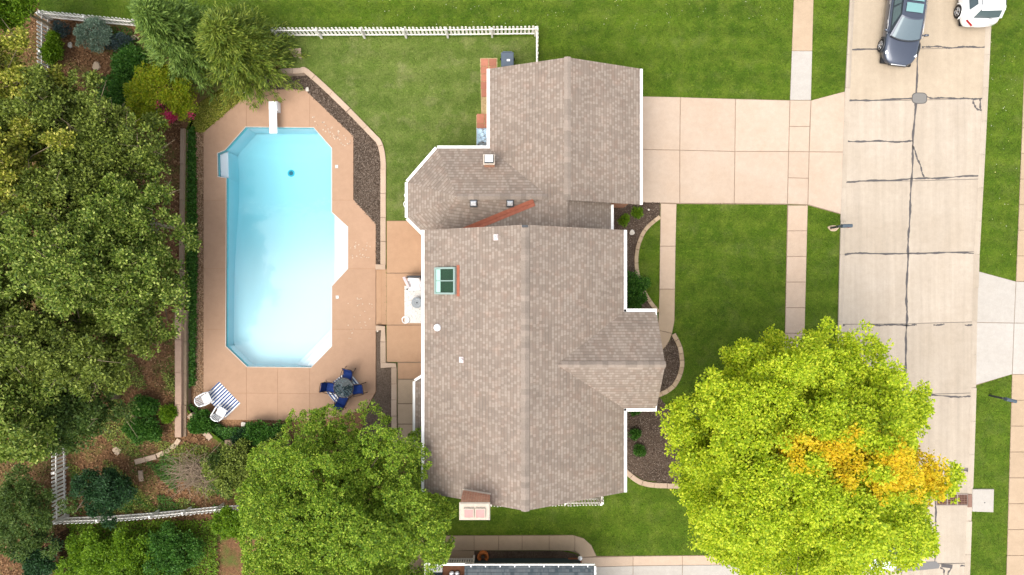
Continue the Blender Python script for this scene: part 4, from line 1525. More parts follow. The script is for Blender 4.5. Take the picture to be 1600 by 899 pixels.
for y in (-7.4, -0.2):
    for z in (1.5, 4.1):
        window(4.62, y, z, 1.2, 1.3, 'E')
for y in (-8.1, -2.5, 0.6):
    window(-3.55, y, 4.1, 1.1, 1.2, 'W')
window(-3.55, -1.2, 1.1, 1.8, 2.0, 'W')
window(6.02, PY, 4.2, 1.3, 1.3, 'E')
window(2.6, -8.78, 4.0, 1.0, 1.2, 'S')
window(-4.35, -5.9, 1.5, 1.6, 1.3, 'W')
window(-4.65, 4.2, 1.5, 1.0, 1.3, 'W')
window(-2.4, 6.3, 1.5, 1.2, 1.3, 'N')
for y in (5.7, 8.6):
    gd = MB().prism([(5.804, y - 1.25), (5.86, y - 1.25), (5.86, y + 1.25), (5.804, y + 1.25)], 0.04, 2.2).build("garage_door", M_WHITE, house)
    for k in range(4):
        MB().prism([(5.862, y - 1.2), (5.885, y - 1.2), (5.885, y + 1.2), (5.862, y + 1.2)], 0.08 + k * 0.53, 0.56 + k * 0.53, 0.01).build("panel", M_WHITE, gd)
dr = MB().prism([(6.024, PY - 0.5), (6.07, PY - 0.5), (6.07, PY + 0.5), (6.024, PY + 0.5)], 0.06, 2.15).build("front_door", simple("red_door", (0.18, 0.03, 0.02), 0.4, 0.4), house)
MB().lathe([(0.0, 0.05), (0.03, 0.04), (0.03, 0.0)], 10, (6.09, PY + 0.4, 1.05)).build("handle", M_GALV, dr)

# big brick chimney
def chimney_big():
    x0, x1, y0, y1, zt = -2.08, -0.92, -9.30, -8.66, 8.05
    ch = MB().prism([(x0, y0), (x1, y0), (x1, y1), (x0, y1)], 0.0, zt).build("chimney", M_BRICK, house)
    m = MB().prism([(x0 - 0.04, y0 - 0.04), (x1 + 0.04, y0 - 0.04), (x1 + 0.04, y1 + 0.02), (x0 - 0.04, y1 + 0.02)], zt + 0.002, zt + 0.11, 0.05)
    m.build("crown", M_CROWN, ch)
    for cx in (-1.73, -1.27):
        f = MB()
        zt2 = zt + 0.11
        for (a, b, c_, d) in ((cx - 0.2, cx + 0.2, y0 + 0.08, y0 + 0.11), (cx - 0.2, cx + 0.2, y0 + 0.43, y0 + 0.46), (cx - 0.2, cx - 0.17, y0 + 0.11, y0 + 0.43), (cx + 0.17, cx + 0.2, y0 + 0.11, y0 + 0.43)):
            f.prism([(a, c_), (b, c_), (b, d), (a, d)], zt2 - 0.04, zt2 + 0.10)
        f.build("flue", M_CROWN, ch)
        MB().prism([(cx - 0.168, y0 + 0.112), (cx + 0.168, y0 + 0.112), (cx + 0.168, y0 + 0.428), (cx - 0.168, y0 + 0.428)], zt2 - 0.03, zt2 + 0.085).build("flue_lid", M_CLAY, ch)
    fl_ = MB()
    fl_.bar((x0 - 0.03, y1 + 0.03, ZE + SM * (x0 - XW) + 0.02), (x1 + 0.03, y1 + 0.03, ZE + SM * (x1 - XW) + 0.02), 0.06, 0.04)
    fl_.build("flashing", M_CROWN, ch)


chimney_big()
# small capped chimney on the family room roof
def on_plane(px, py, zf, z0=3.5):
    """point on roof zf(x,y) seen at a photo pixel"""
    z = z0
    for _ in range(30):
        p = W(px, py, z); z = zf(p.x, p.y)
    return W(px, py, z)


zNs = lambda x, y: FZR - sS * (y - FY)
zSs = lambda x, y: FZR - sS * (FY - y)
zMw = lambda x, y: ZE + SM * (x - XW)
zMe = lambda x, y: ZE + SE_ * (XE - x)
p = on_plane(765, 262, zNs)
cx, cy, cz = p.x, p.y + 0.22, p.z
sc = MB().prism([(cx - 0.24, cy - 0.2), (cx + 0.24, cy - 0.2), (cx + 0.24, cy + 0.22), (cx - 0.24, cy + 0.22)], cz - 0.6, cz + 0.75).build("chimney", M_BRICK, house)
MB().prism([(cx - 0.27, cy - 0.23), (cx + 0.27, cy - 0.23), (cx + 0.27, cy + 0.25), (cx - 0.27, cy + 0.25)], cz + 0.752, cz + 0.80, 0.01).build("crown", M_CROWN, sc)
MB().prism([(cx - 0.21, cy - 0.17), (cx + 0.21, cy - 0.17), (cx + 0.21, cy + 0.19), (cx - 0.21, cy + 0.19)], cz + 0.802, cz + 0.92).build("flue", M_DARKM, sc)
MB().prism([(cx - 0.18, cy - 0.12), (cx + 0.18, cy - 0.12), (cx + 0.18, cy + 0.2), (cx - 0.18, cy + 0.2)], cz + 0.925, cz + 0.96, 0.02).build("cap", M_PLASTIC, sc)


def slope_basis(sx, sy):
    n_ = Vector((-sx, -sy, 1)).normalized()
    dn = Vector((-sx, -sy, 0)); dn.z = -(sx * sx + sy * sy)
    dn.normalize()
    ac = n_.cross(dn)
    return Matrix((ac, dn, n_)).transposed().to_4x4()       # x across, y downslope, z normal


# hood vents on the family room south slope
for px in (740, 797):
    p = on_plane(px, 318, zSs)
    Mx = Matrix.Translation(p) @ slope_basis(0, sS)
    hv = MB().box((0, 0, 0.012), (0.34, 0.38, 0.024), 0, 0.0, Mx).build("roof_vent", M_DARKM, house)
    b = MB(); b.box((0, -0.03, 0.09), (0.27, 0.22, 0.13), 0, 0.03, Mx); b.build("hood", M_GALV, hv)
# skylight
p = on_plane(697.5, 439, zMw, 6.2)
Mx = Matrix.Translation(p) @ slope_basis(SM, 0)
HL, HWD = 0.60, 0.60      # half length across, half along slope
sk = MB().box((0, 0, 0.05), (1.20, 1.06, 0.10), 0, 0.0, Mx)
skl = MB()
for (c_, s_) in (((0, -0.5, 0.08), (1.16, 0.08, 0.16)), ((0, 0.5, 0.08), (1.16, 0.08, 0.16)), ((-0.55, 0, 0.08), (0.08, 0.92, 0.16)), ((0.55, 0, 0.08), (0.08, 0.92, 0.16)), ((0, 0, 0.10), (0.05, 0.92, 0.08))):
    skl.box(c_, s_, 0, 0.006, Mx)
sko = skl.build("skylight", simple("pale_green_frame", (0.20, 0.27, 0.24), 0.4, 0.4), house)
MB().box((0, 0.0, 0.03), (1.02, 0.92, 0.02), 0, 0.0, Mx).build("shaft_bottom", simple("skylight_shaft", (0.10, 0.12, 0.075), 0.8, 0.2, var=0.5, scale=2.5), sko)
for sx_ in (-0.27, 0.27):
    MB().box((sx_, 0, 0.115), (0.49, 0.92, 0.012), 0, 0.0, Mx).build("pane", M_GLASS_S, sko)
MB().box((0, 0.34, 0.125), (1.0, 0.22, 0.006), 0, 0.0, Mx).build("blind", simple("mint_blind", (0.30, 0.50, 0.41), 0.6, 0.2), sko)
m = MB()
m.box((0, -0.62, 0.012), (1.34, 0.14, 0.02), 0, 0.0, Mx)
m.build("flashing", M_RUST, sko)
# pipe vents
for (px, py, zf, kind) in ((683.5, 512, zMw, 'dome'), (775, 371, zMw, 'pipe'), (721, 562.5, zMw, 'pipe')):
    p = on_plane(px, py, zf, 6.0)
    if kind == 'dome':
        MB().lathe([(0.16, -0.05), (0.16, 0.06), (0.15, 0.12), (0.09, 0.17), (0.0, 0.19)], 20, tuple(p)).build("roof_vent", M_PLASTIC, house, True)
    else:
        Mx = Matrix.Translation(p) @ slope_basis(SM, 0)
        pv_ = MB().box((0, 0, 0.01), (0.26, 0.22, 0.02), 0, 0.0, Mx).build("vent_pipe", simple("pale_lead", (0.5, 0.42, 0.40), 0.6, 0.3), house)
        MB().lathe([(0.05, -0.05), (0.05, 0.22), (0.035, 0.22), (0.035, 0.05), (0.0, 0.05)], 12, tuple(p)).build("pipe", M_PLASTIC, pv_)
MB().box((XR - 0.02, YN - 0.06, ZR + 0.05), (0.24, 0.10, 0.06), 0, 0.01).build("ridge_end_cap", M_DARKM, house)
# downspouts
for (x, y, z) in ((4.72, 2.0, 2.6), (-3.65, -8.6, 5.1), (4.72, -8.6, 5.1), (5.88, 4.3, 2.7)):
    MB().bar((x, y, 0.1), (x, y, z), 0.07, 0.09).build("downspout", M_WHITE, house)

EXCL += [[(-3.55, -8.78), (4.62, -8.78), (4.62, 2.28), (-3.55, 2.28)], [(-0.75, 4.15), (5.8, 4.15), (5.8, 10.2), (-0.75, 10.2)], [(-4.6, 2.3), (4.4, 2.3), (4.4, 6.3), (-4.6, 6.3)],
         WP([(740, 861), (908, 861), (908, 1200), (640, 1200), (640, 837)])]

# ------------------------------------------------------------------ neighbouring house (south)
nh = thing("neighbour_house", "neighbouring house with slate blue shingles and dark teal siding", "house", (-1.0, -17.0, 0))
ny = -13.32
nx0, nx1 = W(726, 885, 2.9).x, W(928, 885, 2.9).x
m = MB()
roof_face(m, [(nx0, ny, 2.9), (nx1, ny, 2.9), (nx1, -18.0, 5.2), (nx0 - 4, -18.0, 5.2), (nx0 - 4, ny - 0.9, 3.34), (nx0, ny - 0.9, 3.34)])
roof_face(m, [(nx0 - 4, -18.001, 5.2), (nx1, -18.001, 5.2), (nx1, -22.6, 2.9), (nx0 - 4, -22.6, 2.9)])
m.build("roof", M_SHINGLE_N, nh)
MB().prism([(-3.2, -14.1), (nx1 - 0.4, -14.1), (nx1 - 0.4, -22.2), (-6.0, -22.2), (-6.0, -14.9), (-3.2, -14.9)], 0, 2.75).build("wall", M_TEAL, nh)
m = MB()
m.bar((nx0, ny + 0.06, 2.85), (nx1 + 0.05, ny + 0.06, 2.85), 0.06, 0.1)
m.build("gutter", M_WHITE, nh)
for k in range(9):
    x = nx0 + 0.3 + (nx1 - nx0 - 0.6) * k / 8
    MB().box((x, ny + 0.02, 2.915), (0.04, 0.14, 0.02)).build("gutter_clip", M_PLASTIC, nh)
MB().box((nx1 + 0.03, ny - 2.0, 3.1), (0.08, 4.2, 0.16), 0, 0.0, Matrix.Rotation(0, 4, 'X')).build("fascia", M_WHITE, nh)
# lean-to glass roof at the deck
x0, x1 = W(663, 888, 2.6).x, nx0
m = MB()
for q in ((x0, x0 + 0.1, ny - 3, ny + 0.02), (x0 + 0.1, x1 + 0.05, ny - 0.1, ny + 0.02)):
    m.prism([(q[0], q[2]), (q[1], q[2]), (q[1], q[3]), (q[0], q[3])], 2.5, 2.62)
m.build("pergola_beam", M_WHITE, nh)
MB().prism([(x0 + 0.1, ny - 0.1), (x0 + 0.85, ny - 0.1), (x0 + 0.85, ny - 1.2), (x0 + 0.1, ny - 1.2)], 2.3, 2.4).build("roof_pane", M_WINDOW, nh)
# satellite style twin vents beside the lean-to
for k, dx in enumerate((0.0, 0.26)):
    MB().lathe([(0.12, 0.0), (0.12, 0.06), (0.06, 0.1), (0.0, 0.11)], 16, (W(706, 896, 2.4).x + dx, W(706, 896, 2.4).y, 2.4)).build("roof_vent", M_GALV, nh)
MB().prism([(x0 + 0.86, ny - 0.1), (x1, ny - 0.1), (x1, ny - 1.5), (x0 + 0.86, ny - 1.5)], 2.28, 2.34).build("deck_board", simple("rust_brown_deck", (0.12, 0.05, 0.025), 0.8, 0.2, var=0.4), nh)
# white railing on the small patio
fence("railing", [(668, 872.5), (741, 871.5)], "low white slatted railing beside the neighbour's patio", 1.0, 0.125, 0.08, M_FENCE, side=-1, z=0.0)
# terracotta ring planter
c = W(755, 868)
pl = thing("planter_ring", "round orange terracotta planter ring by the teal wall", "planter", (c.x, c.y, 0))
MB().lathe([(0.27, 0.0), (0.30, 0.26), (0.28, 0.30), (0.20, 0.30), (0.185, 0.14), (0.0, 0.14)], 28).build("pot", M_TERRA, pl, world_coords=False, smooth=True)
MB().lathe([(0.10, 0.14), (0.11, 0.24), (0.0, 0.25)], 10).build("centre_plug", M_BARKD, pl, world_coords=False)
c = W(898, 878)
sp = thing("wooden_step", "reddish brown wooden step at the neighbour's door", "step", (c.x, c.y, 0))
for k in range(3):
    MB().box((0, 0.16 - 0.2 * k, 0.14), (0.7, 0.185, 0.04), 0, 0.006).build("plank", simple("red_cedar", (0.20, 0.075, 0.035), 0.7, 0.25, var=0.35, scale=6), sp, world_coords=False)
MB().box((0, -0.05, 0.06), (0.62, 0.5, 0.12)).build("frame", M_BARKD, sp, world_coords=False)
c = W(905, 867)
gl_ = thing("garden_lamp", "small white globe lamp at the bend of the tan walk", "lamp", (c.x, c.y, 0))
MB().tube([(0, 0, 0), (0, 0, 0.35)], 0.03, 8).build("post", M_DARKM, gl_, world_coords=False)
MB().lathe([(0.0, 0.34), (0.07, 0.36), (0.115, 0.44), (0.10, 0.52), (0.05, 0.56), (0.0, 0.57)], 16).build("globe", M_PLASTIC, gl_, True, False)

# ------------------------------------------------------------------ furniture by the pool
def striped(name, a, b, period, duty=0.5):
    t = NT(name)
    tc = t.n("ShaderNodeTexCoord")
    sx = t.n("ShaderNodeSeparateXYZ"); t.l(tc.outputs['Object'], sx.inputs[0])
    f = t.math('FRACT', t.math('DIVIDE', sx.outputs['X'], period))
    s = t.math('GREATER_THAN', f, duty)
    wv = t.noise(tc.outputs['Object'], 60, 2)
    c = t.mix(s, a, b)
    c = t.mix(1.0, c, t.ramp(wv, [(0.3, (0.88,) * 3), (0.7, (1.08,) * 3)]), 'MULTIPLY')
    MATS[name] = t.done(t.principled(c, 0.9, 0.1))
    return MATS[name]


M_RUG1 = striped("blue_white_stripes", (0.70, 0.70, 0.68), (0.025, 0.065, 0.20), 0.145, 0.5)


def rug(px4, label, mat, z, name="outdoor_rug"):
    """rug through 4 pixel corners, stripes run across the first edge direction"""
    P = [W(*p, z) for p in px4]
    c = sum(P, Vector()) / 4
    d = (P[1] - P[0]).normalized()
    a = math.atan2(d.y, d.x)
    L = ((P[1] - P[0]).length + (P[2] - P[3]).length) / 2; Wd = ((P[2] - P[1]).length + (P[3] - P[0]).length) / 2
    def fn(u, v):
        x = (u - 0.5) * L; y = (v - 0.5) * Wd
        return (x, y, 0.012 + 0.004 * math.sin(x * 5 + y * 3) + 0.004 * math.sin(y * 7))
    m = MB().grid(fn, 14, 10)
    o = m.build(name, mat)
    o.location = (c.x, c.y, z); o.rotation_euler = (0, 0, a)
    so = o.modifiers.new("thickness", 'SOLIDIFY'); so.thickness = 0.008
    tag(o, label, "rug")
    return o


rug([(343, 597), (376, 631), (352, 653), (319, 618)], "blue and white striped rug under the white chairs", M_RUG1, POOL_Z)
rug([(505.5, 609), (543.5, 579), (566, 604), (528, 633)], "blue and white striped rug under the round glass table", M_RUG1, POOL_Z)


def white_chair(px, py, ang, label):
    c = W(px, py, POOL_Z)
    t_ = thing("plastic_chair", label, "chair", (c.x, c.y, POOL_Z + 0.02), ang, "white chairs on the striped rug")
    m = MB().grid(lambda u, v: ((u - 0.5) * 0.46, (v - 0.5) * 0.46, 0.40 - 0.035 * math.sin(u * math.pi) * math.sin(v * math.pi) - 0.02 * (1 - v)), 8, 8)
    o = m.build("seat", M_PLASTIC, t_, True, False)
    o.modifiers.new("th", 'SOLIDIFY').thickness = 0.02
    # backrest (local -y), slightly reclined and curved, with slats
    for k in range(6):
        x = -0.2 + 0.08 * k
        MB().bar((x, -0.24 + 0.12 * x * x, 0.40), (x * 1.05, -0.37 + 0.5 * x * x, 0.84), 0.05, 0.018, (0, 1, 0)).build("back_slat", M_PLASTIC, t_, False, False)
    MB().tube([(-0.24, -0.30, 0.80), (-0.12, -0.365, 0.86), (0, -0.38, 0.88), (0.12, -0.365, 0.86), (0.24, -0.30, 0.80)], 0.026, 8).build("back_rail", M_PLASTIC, t_, True, False)
    for s in (-1, 1):
        MB().tube([(s * 0.25, -0.29, 0.78), (s * 0.285, -0.1, 0.63), (s * 0.29, 0.12, 0.62), (s * 0.27, 0.23, 0.58)], [0.03, 0.036, 0.036, 0.028], 8).build("armrest", M_PLASTIC, t_, True, False)
        MB().tube([(s * 0.27, 0.23, 0.58), (s * 0.25, 0.235, 0.3), (s * 0.27, 0.26, 0.0)], [0.03, 0.03, 0.022], 8).build("leg", M_PLASTIC, t_, True, False)
        MB().tube([(s * 0.24, -0.27, 0.55), (s * 0.24, -0.27, 0.3), (s * 0.27, -0.32, 0.0)], [0.03, 0.03, 0.022], 8).build("leg", M_PLASTIC, t_, True, False)


white_chair(327.5, 621, math.radians(-65), "white plastic armchair nearer the timber retaining wall")
white_chair(350.5, 642, math.radians(-30), "white plastic armchair at the rug's darker striped edge")


def sling_chair(px, py, ang, label):
    c = W(px, py, POOL_Z)
    t_ = thing("patio_chair", label, "chair", (c.x, c.y, POOL_Z + 0.02), ang, "navy chairs around the glass table")
    # faces +y; seat and back of navy sling
    o = MB().grid(lambda u, v: ((u - 0.5) * 0.46, -0.22 + v * 0.46, 0.40 + 0.03 * v - 0.03 * math.sin(v * math.pi)), 4, 8).build("seat", M_BLUEC, t_, True, False)
    o.modifiers.new("th", 'SOLIDIFY').thickness = 0.018
    o = MB().grid(lambda u, v: ((u - 0.5) * 0.46, -0.23 - 0.16 * v - 0.03 * math.sin(v * math.pi), 0.41 + 0.5 * v), 4, 8).build("backrest", M_BLUEC, t_, True, False)
    o.modifiers.new("th", 'SOLIDIFY').thickness = 0.018
    for s in (-1, 1):
        MB().tube([(s * 0.25, 0.25, 0.42), (s * 0.25, 0.0, 0.40), (s * 0.25, -0.22, 0.40), (s * 0.245, -0.32, 0.66), (s * 0.24, -0.41, 0.93)], 0.018, 8).build("side_frame", M_BRONZE, t_, True, False)
        MB().tube([(s * 0.26, -0.33, 0.66), (s * 0.30, -0.1, 0.64), (s * 0.30, 0.2, 0.63), (s * 0.27, 0.27, 0.5)], 0.02, 8).build("armrest", M_BRONZE, t_, True, False)
        MB().tube([(s * 0.27, 0.27, 0.5), (s * 0.27, 0.28, 0.0)], 0.018, 8).build("leg", M_BRONZE, t_, True, False)
        MB().tube([(s * 0.25, -0.22, 0.40), (s * 0.26, -0.42, 0.0)], 0.018, 8).build("leg", M_BRONZE, t_, True, False)
    MB().tube([(-0.24, -0.41, 0.93), (0, -0.425, 0.945), (0.24, -0.41, 0.93)], 0.018, 8).build("top_rail", M_BRONZE, t_, True, False)


sling_chair(546, 586, math.radians(168), "navy sling patio chair at the table nearest the swimming pool bench")
sling_chair(520, 604, math.radians(-100), "navy sling patio chair on the rug side facing the shallow end")
sling_chair(561, 607, math.radians(98), "navy sling patio chair beside the mulch bed and stone wall")
sling_chair(538, 624, math.radians(-25), "navy sling patio chair by the clipped evergreen crown")
c = W(542, 603, POOL_Z)
tb = thing("glass_table", "round glass patio table between the navy chairs", "table", (c.x, c.y, POOL_Z + 0.02))
MB().lathe([(0.0, 0.70), (0.50, 0.70), (0.505, 0.706), (0.50, 0.712), (0.0, 0.712)], 40).build("table_top", M_GLASS_T, tb, world_coords=False)
m = MB()
pts = [(0.51 * math.cos(a), 0.51 * math.sin(a), 0.70) for a in [2 * math.pi * k / 40 for k in range(41)]]
m.tube(pts, 0.016, 6, False); m.build("rim", M_BRONZE, tb, True, False)
for k in range(4):
    a = math.pi / 4 + k * math.pi / 2
    MB().tube([(0.44 * math.cos(a), 0.44 * math.sin(a), 0.69), (0.30 * math.cos(a), 0.30 * math.sin(a), 0.4), (0.40 * math.cos(a), 0.40 * math.sin(a), 0.0)], 0.018, 8).build("leg", M_BRONZE, tb, True, False)
MB().lathe([(0.0, 0.0), (0.24, 0.0), (0.24, 0.05), (0.10, 0.09), (0.035, 0.12), (0.03, 0.40), (0.0, 0.40)], 24).build("umbrella_base", simple("dark_green_metal", (0.010, 0.025, 0.022), 0.5, 0.4), tb, True, False)

# patio rug set
def pat_rug():
    t = NT("pale_patterned_weave")
    tc = t.n("ShaderNodeTexCoord")
    v = t.n("ShaderNodeTexVoronoi"); v.feature = 'DISTANCE_TO_EDGE'; v.inputs['Scale'].default_value = 5.5
    t.l(tc.outputs['Object'], v.inputs['Vector'])
    f = t.ramp(v.outputs['Distance'], [(0.02, 1.0), (0.07, 0.0)])
    n_ = t.ramp(t.noise(tc.outputs['Object'], 7, 5, 0.7), [(0.45, 0.0), (0.6, 1.0)])
    c = t.mix(t.math('MULTIPLY', f, n_), (0.55, 0.53, 0.49), (0.20, 0.20, 0.21))
    c = t.mix(t.ramp(t.noise(tc.outputs['Object'], 25, 3), [(0.5, 0.0), (0.8, 0.35)]), c, (0.36, 0.32, 0.29))
    return t.done(t.principled(c, 0.95, 0.05))


o = rug([(632, 505), (632, 447), (684, 447), (684, 505)], "pale patterned outdoor rug on the patio beside the house", pat_rug(), 0.052)
c = W(653, 473)
fp = thing("fire_bowl", "round grey fire bowl with a dark centre on the pale rug", "fire bowl", (c.x, c.y, 0.064))
MB().lathe([(0.0, 0.0), (0.18, 0.0), (0.20, 0.05), (0.14, 0.10), (0.26, 0.26), (0.285, 0.34), (0.27, 0.36), (0.20, 0.345), (0.05, 0.33), (0.0, 0.33)], 36).build("bowl", simple("grey_cast_stone", (0.22, 0.24, 0.25), 0.7, 0.3, var=0.12, scale=12), fp, True, False)
MB().lathe([(0.0, 0.345), (0.035, 0.345), (0.04, 0.33)], 12).build("burner_cap", M_DARKM, fp, True, False)
m = MB(); m.tube([(0.17 * math.cos(a), 0.17 * math.sin(a), 0.348) for a in [2 * math.pi * k / 28 for k in range(29)]], 0.012, 6, False)
m.build("ring", simple("grey_ring", (0.33, 0.35, 0.36), 0.6, 0.3), fp, True, False)
c = W(650, 443)
ac = thing("lounge_chair", "white cushioned lounge chair with pinkish arms on the patio", "chair", (c.x, c.y, 0.055), 0)
M_CUSH = simple("white_cushion", (0.68, 0.66, 0.66), 0.9, 0.1, var=0.06, scale=10)
M_ARM = simple("pinkish_arm_pad", (0.48, 0.40, 0.40), 0.85, 0.1, var=0.12)
MB().box((0, -0.05, 0.36), (0.66, 0.62, 0.16), 0, 0.05).build("seat_cushion", M_CUSH, ac, True, False)
MB().box((0, 0.30, 0.58), (0.60, 0.16, 0.46), 0, 0.05, Matrix.Rotation(math.radians(8), 4, 'X')).build("back_cushion", M_CUSH, ac, True, False)
for s in (-1, 1):
    MB().box((s * 0.40, 0.05, 0.60), (0.15, 0.62, 0.06), s * -0.45, 0.02).build("arm_pad", M_ARM, ac, True, False)
    for y in (-0.3, 0.3):
        MB().bar((s * 0.40, y, 0), (s * 0.40, y, 0.58), 0.05, 0.05).build("leg", M_DARKM, ac, False, False)
MB().box((0, 0.36, 0.52), (0.70, 0.05, 0.62), 0, 0.01).build("back_frame", M_DARKM, ac, False, False)
MB().box((0, 0.0, 0.26), (0.74, 0.70, 0.04), 0, 0.01).build("seat_frame", M_DARKM, ac, False, False)
# white hose coil
c = W(634, 500)
m = MB()
pts = [(c.x + 0.15 * math.cos(a) * (1 + 0.02 * a), c.y + 0.15 * math.sin(a) * (1 + 0.02 * a), 0.075 + 0.004 * a) for a in [0.4 * k for k in range(40)]]
m.tube(pts, 0.013, 6)
tag(m.build("coiled_cord", M_PLASTIC, None, True), "white coiled cord at the corner of the pale rug", "cord")
pts = smooth_path([W(637, 300) + Vector((0, 0, 0.03)), W(632, 305) + Vector((0, 0, 0.03)), W(635, 312) + Vector((0, 0, 0.03)), W(631, 318) + Vector((0, 0, 0.03)), W(633, 324) + Vector((0, 0, 0.03)), W(638, 326) + Vector((0, 0, 0.03))], 6)
tag(MB().tube(pts, 0.018, 6).build("garden_hose", M_PLASTIC, None, True), "thin white hose on the lawn by the angled gutter", "hose")

# bin and tarp beside the garage
c = W(793, 103)
bn = thing("wheeled_bin", "dark slate wheeled bin at the garage gable wall", "bin", (c.x, c.y, 0))
m = MB()
lo = [(-0.24, -0.28), (0.24, -0.28), (0.24, 0.26), (-0.24, 0.26)]
for i in range(4):
    a, b = lo[i], lo[(i + 1) % 4]
    m.face([(a[0], a[1], 0.05), (b[0], b[1], 0.05), (b[0] * 1.2, b[1] * 1.2, 0.95), (a[0] * 1.2, a[1] * 1.2, 0.95)])
m.face([(x, y, 0.05) for x, y in reversed(lo)])
m.build("body", M_BIN, bn, world_coords=False)
MB().box((0, 0.0, 0.99), (0.64, 0.72, 0.06), 0, 0.03).build("lid", M_BIN, bn, world_coords=False)
MB().tube([(-0.24, 0.40, 0.95), (0.24, 0.40, 0.95)], 0.025, 8).build("handle", M_BIN, bn, world_coords=False)
MB().box((0.05, -0.05, 1.026), (0.16, 0.10, 0.01)).build("sticker", M_PLASTIC, bn, world_coords=False)
for s in (-1, 1):
    MB().lathe([(0.0, -0.03), (0.12, -0.03), (0.12, 0.03), (0.0, 0.03)], 16, (s * 0.27, 0.30, 0.12), 'y').build("wheel", M_TIRE, bn, world_coords=False)
c = W(757, 215)
tp = thing("tarp_bundle", "crumpled pale blue tarp over a stack beside the garage wall", "tarp", (c.x, c.y, 0.03))
rr = random.Random(9)
def tarp(u, v):
    x = (u - 0.5) * 0.82; y = (v - 0.5) * 0.95
    e = min(u, 1 - u, v, 1 - v)
    z = 0.42 * min(1, e / 0.16) + 0.035 * math.sin(u * 21 + v * 9) + 0.03 * math.sin(v * 27 - u * 13)
    return (x, y, max(0.0, z))
MB().grid(tarp, 26, 28).build("tarp", simple("pale_blue_tarp", (0.42, 0.55, 0.64), 0.5, 0.3, var=0.25, scale=9), tp, False, False)
MB().box((0, 0, 0.17), (0.56, 0.7, 0.34)).build("stack", M_BARKD, tp, False, False)
MB().box((0.30, -0.2, 0.27), (0.2, 0.4, 0.5), 0, 0.02).build("crate", simple("brown_crate", (0.17, 0.075, 0.045), 0.8, 0.2), tp, False, False)


# mailboxes
def mailbox(px, py, ang, label):
    c = W(px, py)
    t_ = thing("mailbox", label, "mailbox", (c.x, c.y, 0), ang, "roadside mailboxes")
    MB().box((0, 0, 0.52), (0.10, 0.10, 1.04), 0, 0.01).build("post", M_DARKM, t_, False, False)
    MB().bar((-0.1, 0, 1.02), (0.42, 0, 1.02), 0.10, 0.05).build("arm", M_DARKM, t_, False, False)
    MB().bar((0.02, 0, 0.72), (0.28, 0, 1.0), 0.05, 0.05).build("brace", M_DARKM, t_, False, False)
    m = MB()
    prof = [(-0.09, 0.0), (0.09, 0.0), (0.09, 0.13)] + [(0.09 * math.cos(a), 0.13 + 0.09 * math.sin(a)) for a in [math.pi * k / 10 for k in range(1, 10)]] + [(-0.09, 0.13)]
    x0, x1 = 0.02, 0.52
    m.face([(x1, y, 1.05 + z) for y, z in prof]); m.face([(x0, y, 1.05 + z) for y, z in reversed(prof)])
    for i in range(len(prof)):
        a = prof[i]; b = prof[(i + 1) % len(prof)]
        m.face([(x0, a[0], 1.05 + a[1]), (x1, a[0], 1.05 + a[1]), (x1, b[0], 1.05 + b[1]), (x0, b[0], 1.05 + b[1])])
    fix_normals(m.build("box", simple("slate_mailbox_paint", (0.055, 0.075, 0.095), 0.4, 0.4), t_, False, False))
    MB().box((0.30, -0.105, 1.24), (0.03, 0.012, 0.16)).build("flag", M_LAMPR, t_, False, False)


mailbox(1298, 356.5, 0.03, "dark mailbox leaning over the kerb beside the front driveway")
mailbox(1546, 618, math.radians(-14), "dark mailbox on the grass across the street below the pale apron")
tag(MB().prism([(x + W(1302, 357).x, y + W(1302, 357).y) for x, y in [(0.28 * math.cos(a) * (1 + 0.2 * math.sin(3 * a)), 0.16 * math.sin(a)) for a in [2 * math.pi * k / 14 for k in range(14)]]], 0.0, 0.02).build("bare_patch", M_STONE),
    "small bare sandy patch at the foot of the driveway mailbox", kind="structure")


